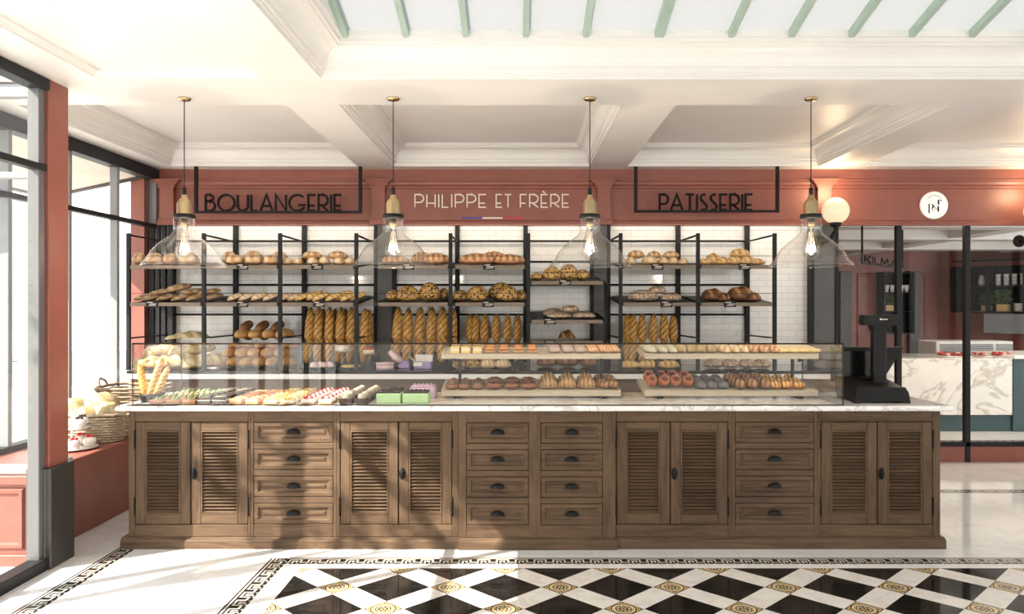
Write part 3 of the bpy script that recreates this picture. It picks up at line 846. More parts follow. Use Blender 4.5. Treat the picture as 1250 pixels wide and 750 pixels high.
LF = {
 'bun': loaf('bun', 'bun', 2.0, 2.0, (2, .1, .5, .05), 24, 18, noise=.012),
 'bun_s': loaf('roll', 'pale', 2.0, 2.0, (1, .0, .45, .06), 20, 16, noise=.02, seed=3),
 'domed': loaf('domed', 'bun', 2.0, 2.0, (3, .3, .35, .04), 28, 18, noise=.015, seed=5),
 'oval': loaf('oval', 'oval', 2.2, 1.8, (3, .25, .4, .05), 30, 18, noise=.02, seed=6),
 'baton': loaf('baton', 'pale', 2.4, 1.9, (4, .4, .5, .05), 36, 16, noise=.015, seed=8),
 'ybaton': loaf('ybaton', 'yellow', 2.4, 1.9, (4, .4, .5, .06), 36, 16, noise=.015, seed=9),
 'bag': loaf('baguette', 'bag', 2.6, 2.2, None, 84, 28, noise=.012, seed=10, bottom=.75, stripe=score_lines(8, .85, 4, -.4)),
 'bag2': loaf('baguette', 'bag', 2.6, 2.2, None, 84, 28, noise=.014, seed=11, bottom=.75, stripe=score_lines(9, 1.0, 5, -.3)),
 'flat': loaf('flat', 'flat', 2.6, 2.0, (5, .15, .45, .09), 44, 18, noise=.02, seed=12),
 'seed': loaf('seed', 'seed', 2.0, 2.0, None, 30, 22, noise=.02, seed=13),
 'sesame': loaf('sesame', 'sesame', 2.0, 2.0, None, 30, 22, noise=.025, seed=14),
 'rustic': loaf('rustic', 'rustic', 2.1, 2.0, None, 30, 20, noise=.03, seed=15),
 'cocoa': loaf('cocoa', 'cocoa', 2.2, 1.9, (2.5, .45, .32, .10), 40, 22, noise=.02, seed=16),
 'twist': loaf('twist', 'roll', 2.1, 1.9, (3, .6, .45, .10), 32, 18, noise=.02, seed=17),
 'roll': loaf('roll', 'roll', 2.6, 2.0, None, 26, 18, noise=.015, seed=18, bottom=.7),
 'rollend': loaf('rollend', 'rollend', 2.6, 2.0, None, 26, 18, noise=.02, seed=19, bottom=.7),
 'flour': loaf('flour', 'flour', 2.4, 1.9, (4, .5, .4, .07), 40, 18, noise=.02, seed=20),
 'melon': loaf('melon', 'melon', 2.2, 1.9, (4, .5, .4, .07), 40, 18, noise=.02, seed=41),
 'glazed': loaf('glazed', 'glazed', 2.3, 1.9, (4, .25, .5, .14), 48, 20, noise=.02, seed=21),
 'split': loaf('split', 'pale', 2.1, 2.0, (1, .0, .3, .10), 26, 18, noise=.02, seed=22),
}
def on_shelf(kind, name, label, cat, group, x0, x1, ytop, Y, h, yaw=0, depth=None, base=None, ln=None):
    """bread seen between x0..x1 (photo px) resting on the shelf of height h at depth Y"""
    z0 = shelf_z(h, Y) + .002 if base is None else base
    X = ((x0 + x1) / 2 - VX) * Y / F; w = (x1 - x0) * Y / F; H = max(.03, wz(ytop, Y) - z0)
    D = depth or w
    if yaw == 0: size, xa = (w, D, H), (1, 0, 0)
    else:
        L = ln; W = max(.05, w - abs(math.cos(yaw)) * L * .35) if depth is None else depth; size, xa = (L, W, H), (math.cos(yaw), math.sin(yaw), .0875 * math.sin(yaw))
    return put(LF[kind], name, label, cat, group, (X, Y, z0), size, xa)
# ------------------------------------------------------------------ bread on the shelves
def series(kind, name, cat, group, rows, lab, h, yaw=0, depth=None, ln=None):
    """rows: (x0, x1, ytop, Y, base) ; lab(k) -> label"""
    return [on_shelf(kind, name, lab(k), cat, group, x0, x1, yt, Y, h, yaw, depth, bs, ln) for k, (x0, x1, yt, Y, bs) in enumerate(rows)]
R1, R2s, R4s = 'window rack', 'middle rack', 'right-hand rack'
# window rack, upper shelf
series('bun', 'flat_bun', 'bread', 'flat round buns on the window rack', [(163, 177, 308, 7.04, None), (178, 200, 308.5, 7.02, None), (200, 216, 309, 7.03, None), (218, 243, 308, 7.02, None)],
       lambda k: 'flat golden bun, %s from the window on the upper shelf' % ORD[k], H1, depth=.17)
series('bun', 'flat_bun', 'bread', 'flat round buns on the window rack', [(276, 297.5, 311, 7.02, None), (299, 320.5, 311, 7.02, None), (321.5, 341, 311, 7.02, None)],
       lambda k: 'flat golden bun, %s in the front row of the middle bay' % ORD[k], H1, depth=.16)
series('bun', 'flat_bun', 'bread', 'flat round buns behind', [(271, 289, 307, 7.2, None), (296, 322, 306, 7.2, None), (330, 352, 307, 7.2, None)],
       lambda k: 'flat golden bun in the back row, %s from window, middle bay' % ORD[k], H1, depth=.17)
series('bun_s', 'small_roll', 'bread', 'small rolls on the window rack', [(346, 357.5, 315, 7.02, None), (357, 370, 314.5, 7.03, None), (374.5, 388.5, 314, 7.02, None), (388.5, 403, 313, 7.03, None), (406, 421, 314, 7.02, None), (420.5, 434, 314, 7.03, None), (380, 394, 311.5, 7.14, None)],
       lambda k: 'small pale roll, %s under the two domed buns of the window rack' % ORD[k], H1, depth=.12)
zt = wz(317, 7.06)
series('domed', 'domed_bun', 'bread', 'domed buns on the window rack', [(369, 393, 306.5, 7.06, zt), (400, 425, 306.5, 7.06, zt)],
       lambda k: 'big domed bun lying on small rolls, the one %s the next pendant lamp' % ('farther from', 'nearer')[k], H1, depth=.17)
# window rack, lower shelf
def diag(kind, name, cat, group, rows, lab, h, L, W, ang, lean=0.0):
    out = []
    for k, (xc, ytop, Y, base) in enumerate(rows):
        z0 = shelf_z(h, Y) + .002 if base is None else base
        X = wx(xc, Y); H = max(.05, wz(ytop, Y) - z0)
        tl = .0875 * math.sin(ang) + lean; dz = L * .5 * lean / math.hypot(1, tl)
        out.append(put(LF[kind], name, lab(k), cat, group, (X, Y, z0 + dz * .8), (L, W, max(.05, H - dz * 1.2)), (math.cos(ang), math.sin(ang), tl)))
    return out
bz = wz(361.5, 7.08)
diag('oval', 'oval_loaf', 'bread', 'brown oval loaves', [(187, 358, 7.08, None), (205, 359, 7.09, None), (223, 359, 7.08, None), (241, 359, 7.09, None), (260, 358, 7.1, None), (177, 360, 7.12, None)],
     lambda k: 'brown oval loaf in the bottom layer, %s from the window, lower shelf' % ORD[(1, 2, 3, 4, 5, 0)[k]], H2, .21, .10, .8, .2)
diag('oval', 'oval_loaf', 'bread', 'brown oval loaves', [(198, 352, 7.1, bz), (219, 345.5, 7.12, bz + .03), (236, 351.5, 7.12, bz), (255, 352, 7.13, bz)],
     lambda k: 'brown oval loaf on top of the heap, %s from the window, lower shelf' % ORD[k], H2, .23, .10, .6, .15)
diag('baton', 'tan_baton', 'bread', 'tan batons', [(289, 359, 7.08, None), (303, 359, 7.08, None), (318, 356, 7.08, None), (332, 359, 7.08, None), (350, 359, 7.08, None), (362, 360.5, 7.08, None)],
     lambda k: 'tan baton loaf, %s from the brown oval loaves on the lower shelf' % ORD[k], H2, .17, .075, .7, .32)
diag('ybaton', 'yellow_baton', 'bread', 'yellow batons', [(372, 360, 7.07, None), (386, 354.5, 7.1, None), (393, 359, 7.05, None), (409, 357, 7.06, None), (421, 354, 7.12, None), (427, 359, 7.05, None), (438, 359.5, 7.1, None)],
     lambda k: 'yellow baton loaf, %s from the tan batons on the lower shelf' % ORD[k], H2, .18, .075, .65, .34)
# middle rack
series('flat', 'crusty_loaf', 'bread', 'crusty flat loaves', [(466, 500, 312, 7.06, None), (502, 527, 308, 7.12, None), (516, 549, 309, 7.04, None)],
       lambda k: 'crusty flat loaf behind the second pendant, %s from the grey pilaster' % ORD[k], H1, depth=.2)
series('flat', 'crusty_loaf', 'bread', 'crusty flat loaves', [(560, 604, 309.5, 7.05, None), (603, 641, 310.5, 7.04, None), (588, 618, 307, 7.24, None)],
       lambda k: ('crusty flat loaf on the upper shelf beside the seeded rounds rack post', 'pale crusty flat loaf at the open end of the middle upper shelf', 'crusty flat loaf behind two others on the middle upper shelf')[k], H1, depth=.2)
series('seed', 'seeded_round', 'bread', 'seeded rounds', [(471, 490, 354, 7.12, None), (484, 513, 349, 7.05, None), (511, 538, 345, 7.1, None), (535, 549, 352, 7.22, None)],
       lambda k: 'seeded round loaf above the tall baguettes, %s from the grey pilaster' % ORD[k], H2, depth=.19)
series('seed', 'seeded_round', 'bread', 'seeded rounds', [(553, 572, 354, 7.1, None), (569, 596, 349, 7.05, None), (596, 627, 345, 7.2, None), (606, 634, 349, 7.05, None), (628, 643, 354, 7.12, None)],
       lambda k: 'seeded round loaf above the short baguettes, %s along the lower shelf' % ORD[k], H2, depth=.19)
series('sesame', 'sesame_loaf', 'bread', 'sesame loaves', [(647, 664, 333, 7.08, None), (662, 685, 325.5, 7.05, None), (682, 706, 322.5, 7.07, None), (701, 720, 329, 7.1, None)],
       lambda k: 'sesame-topped loaf under the third pendant, %s along the stepped shelf' % ORD[k], HA, depth=.19)
series('rustic', 'rustic_round', 'bread', 'rustic rounds', [(663, 688, 376, 7.2, None), (667, 697, 381, 7.04, None), (698, 727, 381, 7.05, None)],
       lambda k: ('rustic round half hidden behind two others, stepped shelf', 'wide rustic round at the front beneath the sesame loaves', 'rustic round at the pilaster end of the stepped shelf')[k], HB, depth=.18)
series('rustic', 'rustic_round', 'bread', 'rustic rounds', [(685, 707, 372.5, 7.06, wz(382, 7.06))], lambda k: 'pale rustic round lying on top of two darker ones', HB, depth=.14)
# right-hand rack
series('split', 'split_roll', 'bread', 'split rolls', [(763, 777, 313.5, 7.03, None), (783, 803, 312.5, 7.03, None), (803, 816, 313.5, 7.04, None), (815, 828, 313.5, 7.04, None), (827, 840, 315.5, 7.03, None)],
       lambda k: 'pale split roll in the bottom layer, %s from the third pendant lamp' % ORD[k], H1, depth=.13)
series('domed', 'split_roll', 'bread', 'split rolls', [(766, 787, 305.5, 7.07, wz(316, 7.07)), (790, 807, 306.5, 7.07, wz(316, 7.07)), (809, 829, 306.5, 7.07, wz(316, 7.07))],
       lambda k: 'pale split roll in the top layer, %s from the third pendant lamp' % ORD[k], H1, depth=.14)
diag('twist', 'twisted_roll', 'bread', 'twisted rolls', [(859, 316, 7.03, None), (871, 309.5, 7.06, None), (883, 314, 7.04, None), (896, 312.5, 7.03, None), (913, 312.5, 7.04, None), (925, 316, 7.05, None)],
     lambda k: 'twisted golden roll in the bottom layer, %s along the right-hand upper shelf' % ORD[k], H1, .16, .095, .35)
diag('twist', 'twisted_roll', 'bread', 'twisted rolls', [(903, 303.5, 7.06, wz(315, 7.06))], lambda k: 'twisted golden roll on top of the heap', H1, .18, .11, -.3)
series('rustic', 'floury_round', 'bread', 'floury rounds', [(766, 804, 353.5, 7.06, None), (806, 832, 357, 7.05, None)],
       lambda k: ('wide floury brown round above the tall seeded baguettes', 'small floury brown round nearest the middle post, right-hand rack')[k], H2, depth=.2)
series('rustic', 'floury_round', 'bread', 'floury rounds', [(791, 813, 349, 7.08, wz(359, 7.08))], lambda k: 'floury brown round lying on top of its neighbours, right-hand rack', H2, depth=.16)
series('cocoa', 'dark_loaf', 'bread', 'dark brown loaves', [(856, 884, 352.5, 7.1, None), (876, 891, 358, 7.03, None), (887, 921, 350, 7.1, None), (911, 929, 357.5, 7.03, None)],
       lambda k: ('dark scored loaf at the middle post, lower shelf', 'dark loaf end facing out between two scored loaves', 'largest dark scored loaf, lower shelf of the right-hand rack', 'dark loaf end facing out at the right end of the shelf')[k], H2, depth=.17)
# standing baguettes in black crates
def crate(xa, xb, Y0, Y1, h, label):
    z = .987; r = thing('bread_crate', ((xa + xb) / 2, (Y0 + Y1) / 2, z), label, 'crate', 'black bread crates')
    mb = MB(); mb.box(xa, xb, Y0, Y1, z, z + .012)
    mb.build('base', 'plastic', r)
    for q in ((xa, xb, Y0, Y0 + .012, z + .012, z + h), (xa, xb, Y1 - .012, Y1, z + .012, z + h * 4), (xa, xa + .012, Y0 + .012, Y1 - .012, z + .012, z + h), (xb - .012, xb, Y0 + .012, Y1 - .012, z + .012, z + h)):
        MB().box(*q, .003).build('side', 'plastic', r)
def stand(rows, lab, kind='bag', d=.078):
    for k, (xb, xt, yt, Y, zb) in enumerate(rows):
        bt = Vector((wx(xb, Y), Y, zb)); tp = Vector((wx(xt, Y + .10), Y + .10, wz(yt, Y + .10))); ax = tp - bt
        put(LF[kind if k % 3 else 'bag2'], 'baguette', lab(k), 'baguette', 'standing baguettes', (bt + tp) / 2 + Vector((0, d * .4, 0)), (ax.length, d, d), ax, (0, -1, .15))
crate(rx(366, 7.3), rx(456, 7.3), 7.26, 7.62, .03, 'shallow black crate under the baguettes beside the cake stands')
stand([(374, 380, 376, 7.33, 1.0), (386, 390, 376, 7.33, 1.0), (400, 403, 376, 7.33, 1.0), (413, 416.5, 376, 7.33, 1.0), (426, 429.5, 376, 7.33, 1.0), (443, 446, 377.5, 7.33, 1.0)],
      lambda k: 'tall dark-scored baguette behind the cake stands, front row, %s from the window' % ORD[k], d=.088)
stand([(393, 395, 378, 7.44, 1.0), (407, 409, 378, 7.44, 1.0), (420, 422, 378, 7.44, 1.0), (449, 451, 379, 7.44, 1.0)],
      lambda k: 'tall baguette in the back row behind the cake stands, %s from the window' % ORD[k], d=.085)
crate(rx(476, 7.3), rx(556, 7.3), 7.26, 7.6, .03, 'shallow black crate under the baguettes behind the lilac boxes')
stand([(482, 487, 376, 7.32, 1.0), (495.5, 499, 377.5, 7.32, 1.0), (509, 514, 376, 7.32, 1.0), (524, 528, 376, 7.32, 1.0), (538, 541, 376, 7.32, 1.0), (551, 553, 377, 7.36, 1.0)],
      lambda k: 'tall dark-scored baguette behind the lilac boxes, %s from the grey pilaster' % ORD[k], d=.098)
crate(rx(567, 7.45), rx(640, 7.45), 7.42, 7.66, .03, 'shallow black crate of shorter baguettes in the middle rack')
stand([(572, 574, 384, 7.46, 1.0), (578, 581, 384, 7.44, 1.0), (590, 592, 384, 7.44, 1.0), (603.5, 606, 384, 7.44, 1.0), (617, 620, 384, 7.44, 1.0), (630, 632, 385, 7.46, 1.0)],
      lambda k: 'shorter dark-scored baguette behind the cream pastries, %s in its crate' % ORD[k], d=.085)
crate(rx(761, 7.3), rx(831, 7.3), 7.27, 7.6, .03, 'shallow black crate of baguettes in the right-hand rack')
stand([(765, 766, 384, 7.36, 1.0), (771.5, 773, 384, 7.33, 1.0), (783, 784, 384, 7.33, 1.0), (796, 798, 384, 7.33, 1.0), (810, 811, 384, 7.33, 1.0), (821, 822, 385, 7.38, 1.0)],
      lambda k: 'dark-scored baguette in the right-hand rack, %s from the third pendant lamp' % ORD[k], d=.09)
# pyramid of rolls, floury loaves and other bread on the back counter riser
zr = .987
k = 0
for row, (ybase, xs) in enumerate(((444, (267, 283, 299, 315, 331, 347)), (434.5, (277, 293, 309, 325, 341)), (425, (285, 301, 317, 333, 350)), (415.5, (293, 310, 327, 343)))):
    for q, x in enumerate(xs):
        Y = 7.12 + .04 * row; z = zr + .085 * row
        put(LF['roll'], 'long_roll', 'smooth long roll in the roll pyramid, %s layer up, %s from the window' % (ORD[row], ORD[q]), 'bread', 'pyramid of long rolls', (wx(x, Y), Y + .12, z), (.26, .108, .100), (.3, .95, 0))
for q, x in enumerate((297, 317, 336)):
    Y = 7.3; z = zr + .085 * 4
    put(LF['rollend'], 'long_roll', 'dark roasted roll on top of the roll pyramid, %s from the window' % ORD[q], 'bread', 'dark rolls on the pyramid', (wx(x, Y), Y + .1, z), (.2, .09, .085), (.22, .93, .3))
for q, (x, Y, z, a) in enumerate(((190, 7.16, zr, .35), (222, 7.14, zr, .4), (252, 7.16, zr, .3), (205, 7.22, zr + .11, .45), (235, 7.24, zr + .11, .4), (228, 7.28, zr + .2, .35))):
    put(LF['flour'], 'floured_loaf', 'long floured loaf at the window end, %s' % ('bottom layer nearest the window', 'bottom layer middle', 'bottom layer beside the roll pyramid', 'second layer nearest the window', 'second layer nearest the rolls', 'topmost of the heap')[q],
        'bread', 'floured loaves', (wx(x, Y), Y, z), (.42, .16, .13), (math.cos(a), math.sin(a), .12))
put(LF['glazed'], 'glazed_brioche', 'shiny orange braided brioche at the window end of the riser', 'bread', None, (wx(190, 7.02), 7.05, zr), (.26, .15, .10))
for q, (x, w) in enumerate(((668, .2), (693, .22), (718, .18))):
    put(LF['cocoa'], 'dark_round', 'dark round loaf on the back counter under the stepped shelves, %s from the short baguettes' % ORD[q], 'bread', 'dark rounds', (wx(x, 7.3), 7.3, zr), (w, .2, .15 if q == 1 else .11))
zq = wz(415, 7.32)
put(LF['cocoa'], 'dark_round', 'dark round loaf topmost under the stepped shelves', 'bread', None, (wx(692, 7.32), 7.32, zr + .14), (.19, .19, wz(403.5, 7.3) - zr - .14))
for q, x in enumerate((560, 578, 596, 614)):
    put(LF['sesame' if q < 2 else 'baton'], 'small_loaf', 'small %s loaf on the riser below the upper pastry board, %s' % (('seeded', 'pale')[q // 2], ('nearest the lilac boxes', 'second from the lilac boxes', 'nearer the lilac boxes', 'farther from the lilac boxes')[q]), 'bread', None, (wx(x, 7.1), 7.1, zr), (.15, .13, .085))
for q, x in enumerate((768, 792, 816)):
    put(LF['ybaton'], 'small_loaf', 'small golden loaf on the riser in front of the right-hand baguettes, %s' % ORD[q], 'bread', None, (wx(x, 7.1), 7.1, zr), (.2, .1, .075))
for q, x in enumerate((872, 893, 914, 932)):
    put(LF['rustic'], 'rustic_round', 'rustic speckled loaf on the riser below the right-hand board, %s' % ORD[q], 'bread', None, (wx(x, 7.1), 7.15, zr), (.17, .16, .09))
# ------------------------------------------------------------------ two-tier pastry boards
def tilt(zf): return .026 if zf > 1.1 else .05
def tz(zf, Y): return zf + tilt(zf) * (Y - 5.35) / .35
def two_tier(x0, x1, label):
    r = thing('two_tier_stand', ((x0 + x1) / 2, 5.52, CT), label, 'pastry stand', 'two-tier wooden pastry stands')
    for nm, zf in (('lower_board', 1.0), ('upper_board', 1.232)):
        zf = wz(477.5, 5.35) if nm == 'lower_board' else wz(432, 5.35)
        mb = MB(); n0 = 0
        mb.box(x0, x1, 5.35, 5.70, zf - .038, zf - .006, .004)
        for q in ((x0, x1, 5.35, 5.362), (x0, x1, 5.688, 5.70), (x0, x0 + .012, 5.362, 5.688), (x1 - .012, x1, 5.362, 5.688)): mb.box(*q, zf - .006, zf, .001)
        mb.v = [(a, b, c + tilt(zf) * (b - 5.35) / .35) for a, b, c in mb.v]
        mb.build(nm, 'board', r)
    zl, zu = wz(477.5, 5.35), wz(432, 5.35)
    for x in (x0 + .115, x1 - .115):
        MB().box(x - .010, x + .010, 5.53, 5.55, CT, zu + .002, .002).build('post', 'black', r)
        for zf in (zl, zu):
            MB().tube([(x, 5.342, zf - .046), (x, 5.66, zf - .045 + tilt(zf) * .88)], .008, 8).build('support_arm', 'black', r)
            MB().lathe([(.012, 0), (.012, .014), (.006, .018)], (x - .02, 5.342, zf - .046), 10, axis='y').build('knob', 'black', r)
        MB().box(x - .03, x + .03, 5.40, 5.68, CT, CT + .008, .002).build('foot', 'black', r)
AX0, AX1, BX0, BX1 = wx(538.6, 5.35), wx(758, 5.35), wx(787, 5.35), wx(1005, 5.35)
two_tier(AX0, AX1, 'two-tier pale wooden pastry stand in the middle of the display case')
two_tier(BX0, BX1 - .03, 'two-tier pale wooden pastry stand at the till end of the display case')
def croissant():
    mb = MB(); n, kk = 42, 12
    pts, rr = [], []
    for i in range(n + 1):
        t = -1 + 2 * i / n; a = t * 1.15
        pts.append((math.sin(a) * .52, -.35 + (1 - math.cos(a)) * .55 + .1, .0)); e = max(0.03, (1 - abs(t) ** 1.7) ** .75)
        rr.append(.24 * e * (1 + .13 * math.sin(i * 2 * PI / 6)))
    mb.tube(pts, rr, kk); b = [(x, y, max(0, z + r0)) for (x, y, z), r0 in zip(mb.v, [r for r in rr for _ in range(kk)])]
    mb.v = [(x, y, z * 1.25) for x, y, z in b]
    for i in range(len(mb.sm)): mb.sm[i] = True
    o = mb.build('croissant', B['croiss'], raw=True); me = o.data
    a = me.attributes.new('score', 'FLOAT', 'POINT'); a.data.foreach_set('value', [.4 + .4 * math.sin(i // kk * 2 * PI / 6) for i in range(len(me.vertices))]); bpy.data.objects.remove(o); return me
def small(name, mb, mats):
    o = mb.build(name, mats, raw=True); me = o.data; bpy.data.objects.remove(o); return me
def unit_round(prof, sq=1.0, mats=None, mi=None, n=18):
    mb = MB(); mb.lathe(prof, n=n)
    return mb
PZ = {}
PZ['croissant'] = croissant()
mb = MB(); mb.box(-.5, .5, -.5, .5, 0, .3, .04, 1); mb.box(-.48, .48, -.48, .48, .3, .62, .04, 0); mb.box(-.5, .5, -.5, .5, .62, .85, .06, 1); mb.tube([(-.5, -.15, .88), (.5, .1, .88)], .05, 6, 2); mb.tube([(-.5, .2, .88), (.5, .4, .88)], .05, 6, 2)
PZ['napoleon'] = small('napoleon', mb, [P['cream'], P['yellow'], P['choc']])
mb = MB(); mb.box(-.5, .5, -.5, .5, 0, .35, .1, 0); mb.box(-.44, .44, -.5, .5, .33, .8, .18, 1); mb.box(-.46, .46, -.06, .06, .5, .84, .03, 2)
PZ['brioche'] = small('brioche', mb, [P['crust'], P['orange'], P['brown']])
mb = MB(); mb.lathe([(.5, 0), (.56, .2), (.5, .5), (.42, .55), (.36, .45), (0.0001, .4)], n=18); mb.lathe([(.30, .40), (.26, .62), (.12, .74), (.0001, .76)], (.0, .0, 0), 12, 1)
PZ['tartlet_grey'] = small('tartlet', mb, [P['brown'], P['grey']])
mb = MB(); mb.lathe([(.42, 0), (.55, .25), (.5, .55), (.42, .6), (.34, .5), (0.0001, .46)], n=18)
for a in range(5): mb.lathe([(.0001, .0), (.13, .08), (.12, .22), (.0001, .3)], (.2 * math.cos(a * 1.256), .2 * math.sin(a * 1.256), .45), 8, 1)
PZ['fruit_tart'] = small('tart', mb, [P['brown'], P['berry']])
LF['mini'] = loaf('mini', 'pale', 2.4, 2.0, (3, .4, .45, .08), 24, 12, noise=.02, seed=31)
LF['mini_w'] = loaf('mini', 'flour', 2.4, 2.0, None, 22, 12, noise=.02, seed=32)
LF['mini_o'] = loaf('mini', 'flat', 2.4, 2.0, (4, .4, .5, .08), 24, 12, noise=.015, seed=33)
LF['mini_d'] = loaf('mini', 'cocoa', 2.4, 2.0, (4, .4, .5, .08), 24, 12, noise=.015, seed=34)
LF['mini_g'] = loaf('mini', 'sugar', 2.4, 2.0, None, 22, 12, noise=.02, seed=35)
LF['mini_s'] = loaf('mini', 'sage', 2.4, 2.0, None, 22, 12, noise=.02, seed=39)
LF['mini_c'] = loaf('mini', 'grey', 2.4, 2.0, None, 22, 12, noise=.02, seed=36)
LF['mini_r'] = loaf('mini', 'glazed', 2.2, 2.0, (3, .1, .5, .1), 24, 12, noise=.015, seed=37)
mb = MB(); mb.lathe([(.30, .5), (.36, .25), (.40, .1), (.48, 0), (.55, .15), (.56, .4), (.5, .6), (.4, .66), (.3, .5), (.2, .3), (.0001, .25)], n=18); mb.lathe([(.37, .53), (.2, .42), (.0001, .40)], n=16, mi=1)
PZ['cup'] = small('cup', mb, [P['terra'], P['berry']])
mb = MB(); mb.tube([(.33 * math.cos(t * PI / 9), .33 * math.sin(t * PI / 9), .26) for t in range(18)], .2, 8, 0, closed=True); mb.tube([(.33 * math.cos(t * PI / 9), .33 * math.sin(t * PI / 9), .42) for t in range(18)], .1, 6, 1, closed=True)
PZ['ring'] = small('ring', mb, [P['yellow'], P['cream']])
def grid_on(board_z, mesh, name, label, cat, group, cols, rows, size, xa=(1, 0, 0), lift=0.0, za=(0, 0, 1)):
    """cols: photo x of each column at the front edge; rows: list of depths"""
    n = 0
    for ci, x in enumerate(cols):
        X = wx(x, rows[0])
        for ri, Y in enumerate(rows):
            z = tz(board_z, Y) + .001 + lift
            nn = ('%s row, %s from left' % (('front', 'middle' if len(rows) == 3 else 'back', 'back')[ri], ORD[ci]))
            put(mesh, name, label + ', ' + nn, cat, group, (X, Y, z), (size[0] * 1.06, size[1], size[2] * (1.02 if board_z > 1.1 else 1.05)), xa, za)
zl, zu = wz(477.5, 5.35) - .006, wz(432, 5.35) - .006
g = 'pastries on the middle stand'
grid_on(zu, PZ['napoleon'], 'cream_slice', 'layered cream slice on the upper middle board', 'pastry', 'cream slices', (556, 569, 583), (5.42, 5.53, 5.64), (.06, .09, .055))
grid_on(zu, PZ['brioche'], 'orange_brioche', 'square orange brioche on the upper middle board', 'pastry', 'square brioches', (598, 615, 633, 649.5), (5.43, 5.56), (.07, .10, .055))
grid_on(zu, LF['mini_g'], 'sugared_finger', 'sugared brown finger bun on the upper middle board', 'pastry', 'sugared finger buns', (677, 693.5, 709), (5.42, 5.52, 5.62), (.085, .07, .05))
grid_on(zu, LF['mini_o'], 'orange_finger', 'orange scored finger bun on the upper middle board', 'pastry', 'orange finger buns', (724, 738, 750), (5.42, 5.52, 5.62), (.082, .07, .045))
grid_on(zl, PZ['tartlet_grey'], 'grey_tartlet', 'dark tartlet with grey topping on the lower middle board', 'pastry', 'grey tartlets', (552, 567, 583), (5.43, 5.56), (.075, .085, .06))
grid_on(zl, PZ['fruit_tart'], 'berry_tart', 'brown tart with dark berries on the lower middle board', 'pastry', 'berry tarts', (603, 625, 645), (5.44, 5.59), (.10, .12, .06))
grid_on(zl, PZ['croissant'], 'croissant', 'golden croissant on the lower middle board', 'pastry', 'croissants', (670, 692.5, 716), (5.45, 5.60), (.125, .13, .12))
grid_on(zl, LF['mini_d'], 'chocolate_bread', 'scored dark chocolate bread on the lower middle board', 'pastry', 'chocolate breads', (735, 746), (5.45, 5.60), (.13, .07, .06), (-.5, .8, .1))
dg = (-.42, .9, .1)
grid_on(zu, LF['mini_s'], 'dusted_log', 'pale dusted log on the upper till-end board', 'pastry', 'dusted logs', (793, 806, 818), (5.44, 5.58), (.14, .06, .055), dg)
grid_on(zu, LF['mini_w'], 'floured_roll', 'round floured roll on the upper till-end board', 'pastry', 'floured rolls', (831, 844, 856, 868), (5.43, 5.55), (.07, .09, .06))
grid_on(zu, LF['mini'], 'cream_log', 'cream-coloured log on the upper till-end board', 'pastry', 'cream logs', (882, 893, 904), (5.45, 5.60), (.15, .06, .055), dg)
grid_on(zu, LF['mini_o'], 'orange_log', 'glossy orange log on the upper till-end board', 'pastry', 'orange logs', (915, 928, 941), (5.45, 5.60), (.15, .065, .055), dg)
grid_on(zu, PZ['ring'], 'yellow_ring', 'yellow ring cake on the upper till-end board', 'pastry', 'yellow rings', (955, 968, 981, 994), (5.42, 5.52, 5.62), (.085, .085, .06))
grid_on(zl, PZ['cup'], 'orange_cup', 'orange pastry cup with red filling on the lower till-end board', 'pastry', 'orange cups', (795, 810, 824, 839), (5.46, 5.60), (.066, .066, .085), lift=.036, za=(0, -.8, .6))
grid_on(zl, LF['mini_c'], 'grey_eclair', 'dusky grey eclair on the lower till-end board', 'pastry', 'grey eclairs', (855, 868, 882), (5.43, 5.53, 5.63), (.085, .052, .052), (.8, -.5, 0))
grid_on(zl, LF['mini_d'], 'brown_log', 'dark brown pastry log on the lower till-end board', 'pastry', 'brown logs', (899, 914, 930), (5.45, 5.60), (.15, .07, .07), dg)
grid_on(zl, LF['mini_r'], 'glazed_bun', 'glazed brown bun on the lower till-end board', 'pastry', 'glazed buns', (946, 960, 975), (5.43, 5.53, 5.63), (.08, .08, .055))

# ------------------------------------------------------------------ cakes on the worktop
zc = CT + .001
def column(x, build, names, rows, label, cat, group):
    X = wx(x, 5.06); first = None
    for k, Y in enumerate(rows):
        lb = '%s, %s from the front glass' % (label, ORD[k])
        if first is None: first = build(X, Y, lb)
        else: dup(first, (X, Y, zc), lb)
def slice_(name, cat, group, body, topping, tm):
    def b(X, Y, lb):
        r = thing(name, (X, Y, zc), lb, cat, group)
        mb = MB(); z = 0
        for h, mi in body[0]: mb.box(-.042, .042, -.039, .039, z, z + h, .004, mi); z += h
        o = mb.build('base', body[1], raw=True); o.parent = r
        mb = MB(); topping(mb, z); o = mb.build('topping', tm, raw=True); o.parent = r
        return r
    return b
def berries(mb, z):
    for i, (x, y) in enumerate(((-.022, -.022), (.02, -.018), (-.016, .02), (.022, .022), (0, 0))):
        mb.lathe([(.0001, 0), (.012, .005), (.011, .012), (.005, .019), (.0001, .022)], (x, y, z - .002), 10, 0 if i < 3 else 1)
def nuts(mb, z):
    rnd = random.Random(3)
    for i in range(26): x, y = rnd.uniform(-.036, .036), rnd.uniform(-.038, .038); s = rnd.uniform(.004, .008); mb.box(x - s, x + s, y - s, y + s, z - .001, z + s * 1.4, .002, i % 2)
def leaves(mb, z):
    rnd = random.Random(5)
    for i in range(12):
        x, y, a = rnd.uniform(-.028, .028), rnd.uniform(-.03, .03), rnd.uniform(0, 6)
        c, s = math.cos(a) * .016, math.sin(a) * .016
        mb.quad([(x - c, y - s, z), (x - s * .5, y + c * .5, z + .012), (x + c, y + s, z + .02), (x + s * .5, y - c * .5, z + .012)], i % 2)
def swirl(mb, z): mb.lathe([(.026, 0), (.031, .010), (.026, .020), (.028, .024), (.016, .034), (.0001, .039)], (0, -.002, z - .001), 14)
